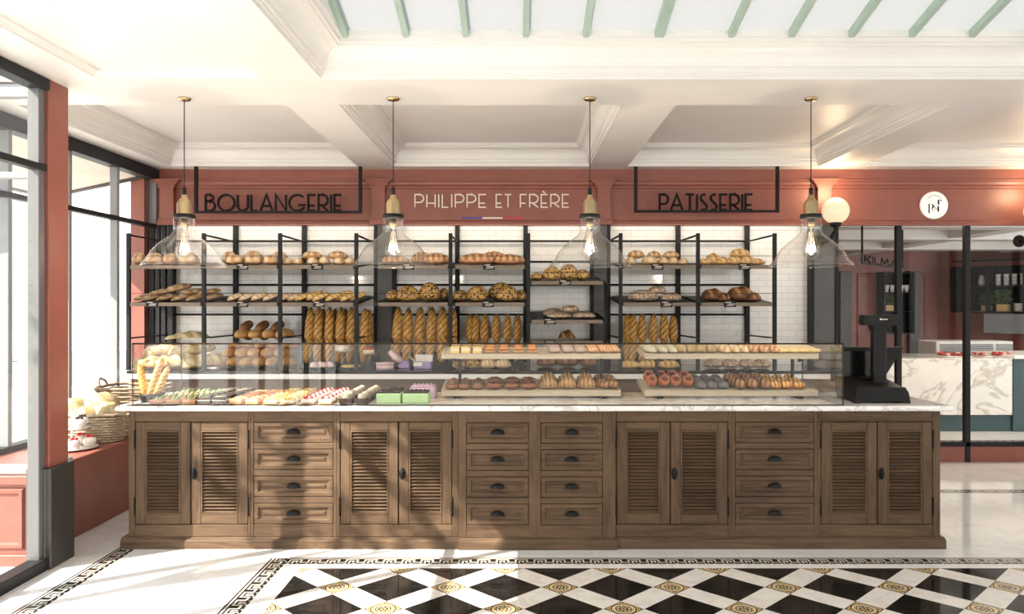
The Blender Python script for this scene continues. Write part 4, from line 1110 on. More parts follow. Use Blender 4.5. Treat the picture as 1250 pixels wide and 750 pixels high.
def stripes(mb, z):
    for k in range(2): y = -.018 + k * .03; mb.tube([(-.036, y, z + .001), (.036, y + .008, z + .001)], .002, 6)
rows = [5.07, 5.17, 5.27, 5.37, 5.47, 5.57]
S_ = lambda *a: a
slices = [
 ((192, 212, 232), slice_('herb_tart', 'cake', 'herb tarts', ([(.016, 0), (.012, 1)], [P['crust'], P['salmon']]), leaves, [P['leaf'], P['green']]), 'green herb-topped tart'),
 ((250, 269), slice_('chocolate_slice', 'cake', 'chocolate slices', ([(.022, 0), (.005, 1), (.020, 0)], [P['choc'], P['cream']]), stripes, [P['dusty']]), 'dark chocolate slice with pale piping'),
 ((289, 309), slice_('salmon_slice', 'cake', 'salmon-coloured slices', ([(.012, 0), (.022, 1)], [P['crust'], P['salmon']]), stripes, [P['orange']]), 'salmon-coloured layered slice'),
 ((331, 352), slice_('nut_slice', 'cake', 'nut slices', ([(.010, 0), (.020, 1), (.006, 2)], [P['crust'], P['cream'], P['yellow']]), nuts, [P['nut'], P['yellow']]), 'cream slice topped with chopped nuts'),
 ((377, 398), slice_('strawberry_slice', 'cake', 'strawberry slices', ([(.012, 0), (.022, 1)], [P['crust'], P['white']]), berries, [P['straw'], P['white']]), 'cream slice topped with strawberries'),
 ((423, 442), slice_('cream_puff', 'cake', 'chocolate cream puffs', ([(.034, 0)], [P['choc']]), swirl, [P['dusty']]), 'dark chocolate square under a pale cream dome'),
]
for cols, fn, lab in slices:
    for ci, x in enumerate(cols):
        side = ('window-side column', 'till-side column') if len(cols) == 2 else ('column nearest the window', 'middle column', 'column nearest the chocolate slices')
        column(x, fn, None, rows, lab + ', ' + side[ci], None, None)
def box_cake(x0, x1, y0, y1, Y, label, body, top, D=.15):
    a, b = wx(x0, Y), wx(x1, Y); h = max(.04, wz(y0, Y) - CT)
    r = thing('loaf_cake', ((a + b) / 2, Y + D / 2, zc), label, 'cake')
    mb = MB(); mb.box(a, b, Y, Y + D, zc, zc + h, .006); mb.build('sponge', P[body], r)
    mb = MB(); mb.box(a + .006, b - .006, Y + .008, Y + D - .006, zc + h, zc + h + .012, .004)
    for k in range(5): mb.lathe([(.008, 0), (.011, .008), (.0001, .018)], (a + .03 + k * (b - a - .06) / 4, Y + .05, zc + h + .01), 8)
    mb.build('icing', P[top], r)
box_cake(459, 489, 481, 491, 5.08, 'pale green oblong cake beside the cream puffs', 'green', 'choc')
box_cake(491, 523, 481, 491, 5.08, 'pale green oblong cake in front of the lilac cake', 'green', 'choc')
box_cake(472, 492, 478, 487, 5.32, 'dark iced cake behind the green cakes', 'brown', 'choc', .12)
box_cake(500, 531, 474, 484, 5.36, 'lilac iced cake behind the green cakes', 'lilac', 'lilac', .14)
# baguettes leaning in a dark dish at the window end of the case
mb = MB(); mb.lathe([(.07, 0), (.075, .03), (.08, .055), (.074, .055), (.066, .012), (.0001, .012)], (wx(186, 5.2), 5.2, zc), 20)
tag(mb.build('bread_dish', 'plastic'), 'small dark dish holding leaning baguettes at the window end of the case', 'dish')
for k, (xb, yb, xt, yt) in enumerate(((183, 487, 199, 440), (180, 487, 172, 446), (190, 487, 208, 448))):
    bt, tp = Vector((wx(xb, 5.2), 5.2, wz(yb, 5.2) - .0)), Vector((wx(xt, 5.26), 5.26, wz(yt, 5.26)))
    put(LF['bag'], 'thin_baguette', ('tallest thin golden baguette leaning in the dark dish', 'thin golden baguette leaning towards the window in the dark dish', 'thin golden baguette leaning towards the tarts in the dark dish')[k], 'baguette', None, (bt + tp) / 2, ((tp - bt).length, .05, .05), tp - bt, (0, -1, .2))
# cake stands, plates and boxes on the riser of the back counter
def cake_stand(x, yplate, Y, r_, label):
    X = wx(x, Y); zp = wz(yplate, Y)
    mb = MB(); mb.lathe([(.055, zr), (.05, zr + .012), (.014, zr + .03), (.012, zp - .03), (.03, zp - .01), (r_, zp - .006), (r_ + .004, zp + .004), (r_ - .004, zp), (.0001, zp)], (X, Y, 0), 24)
    return tag(mb.build('cake_stand', 'shade_glass'), label, 'cake stand'), X, zp
_, X, zp = cake_stand(418, 429.5, 7.08, .075, 'taller glass cake stand carrying the layered cream cake')
mb = MB(); Y = 7.08
r = thing('layer_cake', (X, Y, zp + .001), 'white layered cream cake with red berries on the taller glass stand', 'cake')
h = wz(421.5, Y) - zp
mb.lathe([(.064, zp + .001), (.064, zp + h), (.0001, zp + h)], (X, Y, 0), 24); mb.build('sponge', P['white'], r)
mb = MB(); 
for k in (.3, .62): mb.lathe([(.0645, zp + h * k), (.0665, zp + h * (k + .06)), (.0645, zp + h * (k + .12))], (X, Y, 0), 24)
mb.build('filling', P['cream'], r)
mb = MB()
for k in range(8): mb.lathe([(.0001, 0), (.014, .006), (.011, .018), (.0001, .024)], (X + .034 * math.cos(k * .785), Y + .034 * math.sin(k * .785), zp + h - .002), 8)
mb.build('berry_topping', P['straw'], r)
_, X, zp = cake_stand(450, 432.5, 7.08, .075, 'lower glass cake stand beside the grey pilaster')
r = thing('berry_cake', (X, Y, zp + .001), 'small pale cake with a red top on the lower glass stand', 'cake')
mb = MB(); h = wz(427, Y) - zp; mb.lathe([(.052, zp + .001), (.052, zp + h), (.0001, zp + h)], (X, Y, 0), 24); mb.build('sponge', P['cream'], r)
mb = MB(); mb.lathe([(.05, zp + h), (.046, zp + h + .012), (.0001, zp + h + .016)], (X, Y, 0), 20); mb.build('jelly', P['straw'], r)
def plate(x, Y, rad, label):
    mb = MB(); X = wx(x, Y); mb.lathe([(rad * .5, .0), (rad * .55, .006), (rad, .016), (rad, .019), (rad * .5, .010), (.0001, .010)], (X, Y, zr), 28, sy=.7)
    return tag(mb.build('glass_plate', 'shade_glass'), label, 'plate'), X
_, X = plate(393, 7.05, .10, 'clear glass plate under the pink meringues')
mb = MB()
for k in range(4):
    put(small('meringue', MB().lathe([(.045, 0), (.052, .02), (.038, .038), (.042, .044), (.02, .058), (.0001, .07)], n=16), [P['pink']]), 'pink_meringue', 'pink meringue on the glass plate, %s from the window' % ORD[k], 'meringue', 'pink meringues', (X - .066 + k * .044, 7.05 + (k % 2) * .04 - .02, zr + .017), (.8, .8, .75))
_, X = plate(429, 7.05, .11, 'clear glass plate under the pale flat tart')
mb = MB(); mb.lathe([(.075, 0), (.09, .012), (.085, .022), (.07, .018), (.0001, .02)], (X, 7.05, zr + .014), 24, sy=.8); tag(mb.build('flat_tart', P['yellow']), 'pale yellow flat tart on a glass plate in front of the cake stands', 'tart')
# gift boxes
def round_box(x0, x1, yt, Y, label):
    a, b = wx(x0, Y), wx(x1, Y); X, R_ = (a + b) / 2, (b - a) / 2; h = wz(yt, Y) - zr
    r = thing('round_box', (X, Y, zr), label, 'gift box')
    mb = MB(); mb.lathe([(R_ * .96, zr), (R_ * .96, zr + h * .75)], (X, Y, 0), 28); mb.build('body', P['pink'], r)
    mb = MB(); mb.lathe([(R_, zr + h * .66), (R_, zr + h), (R_ * .98, zr + h + .003), (.0001, zr + h + .003)], (X, Y, 0), 28); mb.build('lid', P['pink'], r)
    return X, R_, zr + h
X, R_, zt = round_box(459, 481, 443, 7.04, 'round pink gift box nearest the grey pilaster')
mb = MB()
mb.lathe([(R_ * .98, -.02), (R_, .02), (R_ * .97, .024), (.0001, .026)], (0, 0, 0), 28)
c, s = math.cos(.7), math.sin(.7); mb.v = [(x * c + z * s + X + .085, y + 7.12, -x * s + z * c + zr + .105) for x, y, z in mb.v]
tag(mb.build('box_lid', P['pink']), 'round pale pink lid leaning against the pink gift box', 'lid')
def open_box(x0, x1, yt, Y, label, flaps=True):
    a, b = wx(x0, Y), wx(x1, Y); h = wz(yt, Y) - zr; D = .12
    r = thing('open_box', ((a + b) / 2, Y + D / 2, zr), label, 'gift box', 'lilac boxes')
    mb = MB(); mb.box(a, b, Y, Y + .004, zr, zr + h); mb.box(a, b, Y + D - .004, Y + D, zr, zr + h); mb.box(a, a + .004, Y, Y + D, zr, zr + h); mb.box(b - .004, b, Y, Y + D, zr, zr + h); mb.box(a, b, Y, Y + D, zr, zr + .004)
    mb.build('body', P['purple'], r)
    if flaps:
        for (p, q, d) in (((a, Y, zr + h), (a, Y + D, zr + h), (-.045, 0, .05)), ((b, Y, zr + h), (b, Y + D, zr + h), (.06, 0, .035)), ((a, Y + D, zr + h), (b, Y + D, zr + h), (0, .02, .06)), ((a, Y, zr + h), ((a + b) / 2, Y, zr + h), (0, -.03, -.03))):
            e = .003; mb = MB(); n = [tuple(u + v for u, v in zip(t, d)) for t in (q, p)]
            pts = [p, q] + n
            mb.quad(pts); mb.quad([(x + .002, y, z - e) for x, y, z in pts][::-1]); mb.build('flap', P['white'], r)
open_box(505, 526, 442.5, 7.03, 'open lilac box with white flaps beside the pastry board')
open_box(486, 499, 441.5, 7.10, 'small closed lilac box behind the leaning pink lid', False)

# ------------------------------------------------------------------ till
t0 = thing('till', (2.38, 5.25, CT), 'black point-of-sale till with tall customer display on the worktop', 'till')
mb = MB(); a, b = 2.205, 2.565
mb.prism([(a, CT), (a + .025, CT + .0), (a + .03, CT + .012), (b - .075, CT + .012), (b - .045, CT), (b, CT), (b - .012, CT + .07), (b - .035, CT + .105), (a + .008, CT + .105)], 5.09, 5.15, 'y')
mb.prism([(a, CT), (b, CT), (b - .012, CT + .07), (b - .035, CT + .105), (a + .008, CT + .105)], 5.15, 5.155, 'y')
mb.prism([(5.15, CT + .002), (5.42, CT + .002), (5.42, CT + .145), (5.15, CT + .105)], a + .01, b - .03, 'x')
mb.build('base', 'plastic', t0)
MB().box(2.395, 2.484, 5.24, 5.31, CT + .10, 1.44, .012).build('column', 'plastic', t0)
mb = MB(); mb.prism([(2.31, 1.455), (2.318, 1.43), (2.548, 1.43), (2.556, 1.455), (2.552, 1.50), (2.315, 1.50)], 5.20, 5.29, 'y'); mb.prism([(2.375, 1.43), (2.515, 1.43), (2.49, 1.395), (2.39, 1.395)], 5.225, 5.30, 'y')
hd = mb.build('customer_display', 'plastic', t0)
mb = MB()
for k, (q, w) in enumerate(((2.415, .008), (2.426, .004), (2.432, .006), (2.440, .004), (2.446, .006), (2.454, .004), (2.460, .006))): mb.box(q, q + w, 5.1985, 5.2005, 1.468 if k else 1.466, 1.474 if k else 1.478)
mb.build('lettering', 'letter', hd)
mb = MB(); YS = 5.44
top = [(2.20, 1.272), (2.69, 1.272), (2.685, 1.262), (2.54, 1.03), (2.20, 1.03)]
mb.prism(top, YS, YS + .05, 'y'); sc_ = mb.build('screen', 'plastic', t0)
mb = MB(); mb.prism([(2.215, 1.245), (2.50, 1.245), (2.50, 1.05), (2.215, 1.05)], YS - .006, YS, 'y'); mb.build('glass_face', 'screen', sc_)
mb = MB(); mb.box(2.37, 2.46, 5.33, 5.43, CT + .13, 1.06, .008); mb.box(2.36, 2.46, 5.32, 5.40, 1.06, 1.072, .003); mb.build('card_reader', 'plastic', t0)

# ------------------------------------------------------------------ lettering by strokes
def arc(cx, cy, rx_, ry_, a0, a1, n=14): return [(cx + rx_ * math.cos(math.radians(a0 + (a1 - a0) * i / n)), cy + ry_ * math.sin(math.radians(a0 + (a1 - a0) * i / n))) for i in range(n + 1)]
GL = {  # width, strokes in unit height
 'B': (.55, [[(0, 0), (0, 1)], [(0, 1), (.25, 1)] + arc(.25, .80, .2, .2, 90, -90), [(0, .6), (.25, .6)] + arc(.25, .30, .30, .30, 90, -90) + [(0, 0)]]),
 'O': (.98, [arc(.49, .5, .49, .5, 0, 360, 30)]),
 'U': (.62, [[(0, 1), (0, .31)] + arc(.31, .31, .31, .31, 180, 360) + [(.62, 1)]]),
 'L': (.36, [[(0, 1), (0, 0), (.36, 0)]]),
 'A': (.72, [[(0, 0), (.36, 1), (.72, 0)], [(.11, .3), (.61, .3)]]),
 'N': (.62, [[(0, 0), (0, 1), (.62, 0), (.62, 1)]]),
 'G': (.95, [arc(.49, .5, .49, .5, 45, 330, 26), [(.55, .36), (.98, .36)]]),
 'E': (.42, [[(.42, 1), (0, 1), (0, 0), (.42, 0)], [(0, .32), (.36, .32)]]),
 'R': (.55, [[(0, 0), (0, 1), (.25, 1)] + arc(.25, .67, .3, .33, 90, -90) + [(0, .34)], [(.18, .34), (.55, 0)]]),
 'I': (.0, [[(0, 0), (0, 1)]]),
 'P': (.5, [[(0, 0), (0, 1), (.24, 1)] + arc(.24, .69, .28, .31, 90, -90) + [(0, .38)]]),
 'T': (.5, [[(0, 1), (.5, 1)], [(.25, 0), (.25, 1)]]),
 'S': (.42, [arc(.23, .76, .2, .24, 60, 200, 10) + [(.38, .32)] + arc(.20, .22, .2, .22, 20, -130, 10)]),
 'H': (.5, [[(0, 0), (0, 1)], [(.5, 0), (.5, 1)], [(0, .32), (.5, .32)]]),
 'F': (.4, [[(0, 0), (0, 1), (.4, 1)], [(0, .32), (.34, .32)]]),
 'K': (.5, [[(0, 0), (0, 1)], [(.5, 1), (0, .4)], [(.12, .52), (.5, 0)]]),
 'M': (.75, [[(0, 0), (.1, 1), (.37, .2), (.65, 1), (.75, 0)]]),
 'È': (.42, [[(.42, 1), (0, 1), (0, 0), (.42, 0)], [(0, .32), (.36, .32)], [(.08, 1.26), (.26, 1.12)]]),
 ' ': (.42, [])}
def lettering(text, x0, x1, z0, hgt, y, dep, sw, gap=.20):
    W = sum(GL[c][0] for c in text) + gap * (len(text) - 1); sx = (x1 - x0 - sw) / (W * hgt)
    mb = MB(); q = 0
    for c in text:
        w, st = GL[c]
        for s in st: mb.ribbon([(x0 + sw / 2 + (q + a) * hgt * sx, z0 + sw / 2 + b * (hgt - sw)) for a, b in s], sw, y - dep, y)
        q += w + gap
    return mb
def hang_sign(px0, px1, ytop, ybot, text, tx0, tx1, ty0, ty1, Y, label):
    X0, X1 = wx(px0, Y), wx(px1, Y); zb = wz(ybot, Y)
    r = thing('hanging_sign', ((X0 + X1) / 2, Y, CEIL), label, 'sign')
    mb = MB(); t = .032
    mb.box(X0, X0 + t, Y - .016, Y + .016, zb, CEIL, .003); mb.box(X1 - t, X1, Y - .016, Y + .016, zb, CEIL, .003); mb.box(X0 + t, X1 - t, Y - .016, Y + .016, zb, zb + .022, .002)
    mb.build('frame', 'black', r)
    lettering(text, wx(tx0, Y), wx(tx1, Y), zb + .014, wz(ty0, Y) - zb - .012, Y + .008, .018, .0205).build('lettering', 'lead', r)
hang_sign(237.5, 442, 206, 260.5, 'BOULANGERIE', 250, 418, 237, 260, 7.55, 'black framed hanging sign reading BOULANGERIE')
hang_sign(774, 951, 205, 259.5, 'PATISSERIE', 804, 919.5, 236.5, 258, 7.55, 'black framed hanging sign reading PATISSERIE')
YW = WALL - .031
wl = thing('wall_lettering', (wx(600, YW), YW, wz(254, YW)), 'thin pale letters reading PHILIPPE ET FRÈRE on the red fascia', 'sign')
for tx, a, b in (('PHILIPPE', 506, 594), ('ET', 605, 625), ('FRÈRE', 634.5, 695)):
    lettering(tx, wx(a, YW), wx(b, YW), wz(254, YW), wz(237, YW) - wz(254, YW), YW, .012, .0115, .21).build('word', 'letter', wl)
r = thing('tricolour_strip', (wx(601, YW), YW, wz(267, YW)), 'thin blue, white and red strip under the pale wall lettering', 'sign')
for a, b, mt, nm in ((564, 589, 'blue', 'blue_band'), (589, 613.5, 'letter', 'white_band'), (613.5, 639, 'flagred', 'red_band')):
    MB().box(wx(a, YW), wx(b, YW), YW - .008, YW, wz(267.2, YW), wz(265.4, YW)).build(nm, mt, r)
# round logo sign
Xg, Zg, Rg = wx(1139, YW), wz(251, YW), 16.7 * YW / F
r = thing('round_sign', (Xg, YW, Zg - Rg), 'round white sign with a small black monogram above the glass partition', 'sign')
mb = MB(); mb.lathe([(Rg, 0), (Rg, -.022), (Rg - .004, -.026), (.0001, -.026)], (Xg, YW, Zg), 40, axis='y')
em = Mat('sign_face', (.85, .84, .82), .35); em.emit((1, .97, .92), .22); mb.build('disc', em.m, r)
def lg(u, v): return (Xg + (u - 450) / 15 * YW / F, Zg - (v - 388) / 15 * YW / F)
yl = YW - .026; mb = MB()
mb.ribbon([lg(350, 365), lg(350, 535)], .012, yl - .003, yl); mb.ribbon([lg(522, 290), lg(522, 380)], .014, yl - .003, yl); mb.ribbon([lg(518, 405), lg(518, 505)], .014, yl - .003, yl)
mb.ribbon([lg(*p) for p in ((405, 372), (432, 405), (405, 450))], .012, yl - .003, yl); mb.ribbon([lg(555, 300), lg(578, 300)], .014, yl - .003, yl)
for k in range(9):
    a = math.radians(128 - k * 9.5); u, v = 450 + 185 * math.cos(a), 400 - 190 * math.sin(a); mb.ribbon([lg(u - 7, v), lg(u + 7, v)], .007, yl - .003, yl)
mb.build('monogram', 'lead', r)
mb = MB(); mb.ribbon([lg(*p) for p in ((400, 450), (415, 490), (445, 480), (455, 440), (440, 410), (490, 465), (518, 420))], .005, yl - .003, yl); mb.build('monogram_swirl', 'gold', r)

# ------------------------------------------------------------------ pendant lamps
bulb_lights = []
def pendant(x, label):
    Y = 5.05; X = wx(x, Y); r = thing('pendant_lamp', (X, Y, CEIL), label, 'pendant lamp', 'glass pendant lamps over the counter')
    def z(y): return wz(y, Y)
    c = (X, Y, 0)
    MB().lathe([(.042, CEIL), (.042, CEIL - .008), (.034, CEIL - .016), (.006, CEIL - .020)], c, 24).build('canopy', 'brass', r)
    MB().tube([(X, Y, CEIL - .018), (X, Y, z(238))], .0032, 6).build('cord', 'black', r)
    s = MB().lathe([(.010, z(231)), (.012, z(233)), (.012, z(238)), (.018, z(238.5)), (.020, z(242)), (.034, z(244.5)), (.047, z(249)), (.046, z(262)), (.05, z(263))], c, 24).build('socket', 'brass', r)
    MB().lathe([(.009, z(229)), (.013, z(231)), (.013, z(237.5)), (.010, z(238))], c, 16).build('cord_grip', 'black', s)
    MB().lathe([(.05, z(261.5)), (.068, z(262)), (.069, z(266.5)), (.05, z(267))], c, 28).build('shade_ring', 'black', r)
    MB().lathe([(.022, z(266)), (.024, z(276)), (.020, z(279))], c, 16).build('lamp_holder', 'brass', s)
    prof = [(.058, 266.5), (.066, 267.5), (.066, 280), (.064, 283), (.085, 288), (.106, 291), (.128, 294), (.146, 297), (.165, 300), (.186, 304), (.202, 308), (.213, 312), (.223, 316), (.237, 319), (.253, 321.8), (.260, 324.5)]
    mb = MB(); mb.lathe([(a, z(b)) for a, b in prof], c, 48)
    mb.f, mb.mi, mb.sm = mb.f[:-2], mb.mi[:-2], mb.sm[:-2]
    mb.tube([(X + .260 * math.cos(k * PI / 24), Y + .260 * math.sin(k * PI / 24), z(324.5)) for k in range(48)], .0035, 6, closed=True)
    mb.build('glass_shade', 'shade_glass', r)
    b = MB().lathe([(.018, z(276)), (.022, z(281)), (.034, z(292)), (.046, z(300)), (.054, z(306.5)), (.052, z(310)), (.036, z(315)), (.012, z(317)), (.0001, z(317.5))], c, 24).build('bulb', 'shade_glass', r)
    mb = MB(); n = 7
    for k in range(n):
        a0, a1 = 2 * PI * k / n, 2 * PI * (k + .5) / n
        mb.tube([(X + .012 * math.cos(a0), Y + .012 * math.sin(a0), z(283)), (X + .030 * math.cos(a1), Y + .030 * math.sin(a1), z(308)), (X + .012 * math.cos(a0 + .9), Y + .012 * math.sin(a0 + .9), z(283))], .0016, 5)
    mb.tube([(X, Y, z(278)), (X, Y, z(296))], .004, 6)
    mb.build('filament', FIL, b)
    bulb_lights.append((X, Y, z(304)))
fil = Mat('filament', (.10, .07, .04), .4); fil.emit((1, .82, .58), .7); FIL = fil.m
for x, lb in ((225, 'glass bell pendant lamp in front of the BOULANGERIE sign'), (480, 'glass bell pendant lamp left of the pale wall lettering'), (720, 'glass bell pendant lamp right of the pale wall lettering'), (990, 'glass bell pendant lamp beside the globe sconce')):
    pendant(x, lb)
# globe sconces
gl = Mat('opal_globe', (.52, .45, .33), .3); gl.emit((1, .80, .52), .5)
sconce_pos = []
def sconce(px, label):
    Xs, Ys, Zs = wx(px, 7.5), 7.5, wz(257.5, 7.5); Rg = .127; xm = Xs - .095; sconce_pos.append((Xs, Ys - .02, Zs + .2))
    r = thing('globe_sconce', (xm, WALL - .1, 2.2), label, 'wall lamp', 'globe wall lamps')
    MB().lathe([(Rg * math.sin(PI * k / 16) + .0001, Zs - Rg * math.cos(PI * k / 16)) for k in range(17)], (Xs, Ys, 0), 32).build('globe', gl.m, r)
    MB().lathe([(.02, Zs - Rg - .035), (.05, Zs - Rg - .02), (.056, Zs - Rg + .012), (.045, Zs - Rg + .02)], (Xs, Ys, 0), 20).build('cup', 'black', r)
    MB().tube([(xm, WALL - .11, Zs - .28), (xm + .01, WALL - .2, Zs - .30), (xm + .05, Ys, Zs - .27), (Xs - .02, Ys, Zs - .22), (Xs, Ys, Zs - .19), (Xs, Ys, Zs - Rg - .03)], [.02, .018, .022, .018, .016, .02], 10).build('arm', 'black', r)
    MB().lathe([(.06, WALL - .118), (.06, WALL - .13), (.045, WALL - .14), (.0001, WALL - .145)], (xm, 0, Zs - .28), 20, axis='y').build('backplate', 'black', r)
sconce(1020, 'opal globe wall lamp on a black bracket beside the fourth pendant'); sconce(1268, 'globe wall lamp at the far edge of the partition, mostly out of view')
# ------------------------------------------------------------------ window seat display
ZL = .531
def basket(cx, cy, rot, w, d, h, mat, label, handles):
    r = thing('wicker_basket', (cx, cy, ZL), label, 'basket', 'wicker baskets'); r.rotation_euler = (0, 0, rot)
    def path(k, z, n=44):
        out = []; f = 1 + .10 * z / h
        for i in range(n):
            a = 2 * PI * i / n; c, s = math.cos(a), math.sin(a); e = 2 / 6.0
            x = math.copysign(abs(c) ** e, c) * w / 2 * f; y = math.copysign(abs(s) ** e, s) * d / 2 * f
            wob = .009 * (1 if (i + k) % 2 else -1); L = math.hypot(x, y)
            out.append((x * (1 + wob / L), y * (1 + wob / L), z))
        return out
    mb = MB(); rows = int(h / .019)
    for k in range(rows): mb.tube(path(k,   .010 + k * .019), .0098, 5, closed=True)
    o = mb.build('weave', mat, raw=True); o.parent = r
    mb = MB(); mb.tube([(x, y, z + .003 * math.sin(i * 1.5)) for i, (x, y, z) in enumerate(path(0, h + .004))], .013, 7, closed=True)
    o = mb.build('rim', mat, raw=True); o.parent = r
    o = MB().box(-w * .46, w * .46, -d * .46, d * .46, .004, .012).build('base', mat, raw=True); o.parent = r
    for sx in handles:
        mb = MB(); xx = sx * w / 2 * 1.08
        mb.tube([(xx, -.07, h), (xx + sx * .02, -.06, h + .05), (xx + sx * .035, 0, h + .075), (xx + sx * .02, .06, h + .05), (xx, .07, h)], .010, 7)
        o = mb.build('handle', mat, raw=True); o.parent = r
    return r
basket(-3.275, 6.0, .14, .46, .38, .205, 'wicker', 'pale wicker basket of round loaves on the red window seat', (-1, 1))
basket(-3.27, 6.62, .05, .46, .42, .34, 'wicker_d', 'taller brown wicker basket behind the pale one on the window seat', (-1,))
for k, (x, y, z, s, xa) in enumerate(((-3.36, 5.95, .14, (.30, .22, .20), (.6, .3, .5)), (-3.22, 6.02, .16, (.34, .24, .20), (.8, .2, .45)), (-3.13, 5.93, .13, (.28, .20, .17), (.7, -.3, .3)), (-3.28, 5.86, .12, (.26, .18, .15), (.9, .1, .2)))):
    put(LF['melon'], 'basket_loaf', 'pale floured loaf in the wicker basket, %s' % ('at its window side', 'the biggest, in the middle', 'at its counter side', 'low at the front rim')[k], 'bread', None, (x, y, ZL + z), s, xa)
# tiered stand of berry cakes
r = thing('tiered_plate', (-3.215, 5.60, ZL), 'two-tier white plate stand with berry cakes at the front of the window seat', 'cake stand')
mb = MB(); mb.lathe([(.05, 0), (.17, .010), (.175, .016), (.05, .010), (.008, .012), (.008, .14), (.04, .142), (.125, .150), (.13, .156), (.04, .150), (.007, .152), (.007, .28), (.014, .29), (.0001, .30)], (0, 0, 0), 28)
o = mb.build('plates', 'white', raw=True); o.parent = r
def cup_cake(x, y, z, label, dark):
    q = thing('berry_cake', (x, y, z), label, 'cake', 'small berry cakes')
    o = MB().lathe([(.034, 0), (.044, .035), (.040, .055), (.024, .066), (.0001, .068)], n=16).build('sponge', P['white'] , raw=True); o.parent = q
    mb = MB()
    for k in range(3): mb.lathe([(.0001, 0), (.013, .006), (.012, .016), (.0001, .024)], (.016 * math.cos(k * 2.1), .016 * math.sin(k * 2.1), .062), 8)
    o = mb.build('berries', P['choc' if dark else 'straw'], raw=True); o.parent = q
for k in range(5):
    a = k * 1.256 - 2.2; cup_cake(-3.215 + .115 * math.cos(a), 5.60 + .115 * math.sin(a), ZL + .014, 'white cake with red berries on the lower plate, %s clockwise from the window' % ORD[k], False)
for k in range(4):
    a = k * 1.57 - 2.0; cup_cake(-3.215 + .08 * math.cos(a), 5.60 + .08 * math.sin(a), ZL + .154, 'white cake with dark berries on the upper plate, %s clockwise from the window' % ORD[k], True)
mb = MB(); mb.lathe([(.06, 0), (.11, .008), (.115, .014), (.06, .008), (.0001, .008)], (-3.08, 5.15, ZL), 24); tag(mb.build('side_plate', Mat('grey_china', (.25, .30, .36), .3).m), 'empty blue-grey plate lying near the post end of the window seat', 'plate')

# ------------------------------------------------------------------ the shop behind the glass partition
YR = 18.2
mb = MB(); mb.quad([(-3.7, WALL + .1, 0), (16, WALL + .1, 0), (16, YR, 0), (-3.7, YR, 0)]); o = mb.build('floor_back', 'floor'); o['kind'] = 'structure'
mb = MB(); mb.quad([(2, WALL + .08, CEIL), (2, YR, CEIL), (16, YR, CEIL), (16, WALL + .08, CEIL)])
for y in (9.2, 11.2, 13.4, 15.8): mb.box(2, 16, y, y + .45, CEIL - .22, CEIL)
for x in (4.2, 7.4, 10.6): mb.box(x, x + .4, WALL + .2, YR, CEIL - .2, CEIL - .001)
o = mb.build('ceiling_back', 'plaster'); o['kind'] = 'structure'
mb = MB(); mb.box(2, 9.85, YR, YR + .1, 0, CEIL); mb.box(2, 9.85, YR - .06, YR, 2.35, 2.45); mb.box(2, 9.85, YR - .05, YR, 2.78, CEIL)
for a, b in ((7.35, 7.6), (7.85, 8.6), (9.1, 9.6)): mb.ring((a + .05, b - .05, .5, 2.3), [(0, YR), (.03, YR - .03), (.06, YR - .03), (.08, YR - .005)], 'y')
struct(mb, 'wall_far', 'red')
mb = MB(); mb.box(1.9, 2, WALL + .12, YR, 0, CEIL); struct(mb, 'wall_side', 'red')
for i, xx in enumerate((1030, 1114, 1163)):
    X = wx(xx, YR); mb = MB(); mb.box(X - .13, X + .13, YR - .12, YR, 0, 2.35, .01); struct(mb, 'trim_%d' % (11 + i), 'grey')
def unit(name, label, P0, ang, W, zs, xs_n, H0, H1, D=.35, mat='steel'):
    r = thing(name, (P0[0], P0[1], H0), label, 'shelving'); r.rotation_euler = (0, 0, ang)
    def bb(*q): o = MB().box(*q, .004).build('upright', mat, raw=True); o.parent = r
    for k in range(xs_n + 1): bb(-W / 2 + k * W / xs_n - .02, -W / 2 + k * W / xs_n + .02, -D, 0, 0, H1 - H0)
    for z in zs: o = MB().box(-W / 2, W / 2, -D, 0, z - .025, z, .004).build('shelf', mat, raw=True); o.parent = r
    o = MB().box(-W / 2, W / 2, -.02, 0, 0, H1 - H0).build('back_panel', mat, raw=True); o.parent = r
    return r
# shelves in the far wall niche
XN = wx(1091, YR - .1)
unit('wall_shelf', 'dark shelf niche in the far red wall behind the till', (XN, YR - .02, .9), 0, .68, (.02, .52, .95, 1.4), 2, .9, 2.32)
# angled wall on the right with crockery shelves
ang = math.atan2(16.75 - YR, 10.9 - 9.8); dx, dy = math.cos(ang), math.sin(ang)
mb = MB(); A, Bp = Vector((9.8, YR)), Vector((9.8 + dx * 9, YR + dy * 9)); nx, ny = -dy, dx
mb.quad([(A.x, A.y, 0), (Bp.x, Bp.y, 0), (Bp.x, Bp.y, CEIL), (A.x, A.y, CEIL)]); mb.quad([(A.x + .1, A.y + .1, 0), (Bp.x + .1, Bp.y + .1, 0), (Bp.x + .1, Bp.y + .1, CEIL), (A.x + .1, A.y + .1, CEIL)])
o = mb.build('wall_angled', 'red'); o['kind'] = 'structure'
def on_ang(t, off): return (9.8 + dx * t + dy * off * 1.0 * 1, YR + dy * t - dx * off)
cxy = on_ang(2.3, .02)
su = unit('crockery_shelf', 'long dark crockery shelf on the far red wall of the next shop', cxy, ang, 3.6, (.02, .58, 1.15), 5, 1.40, 2.42, .4)
def local(pt): 
    c, s = math.cos(ang), math.sin(ang); return (cxy[0] + pt[0] * c - pt[1] * s, cxy[1] + pt[0] * s + pt[1] * c, 1.40 + pt[2])
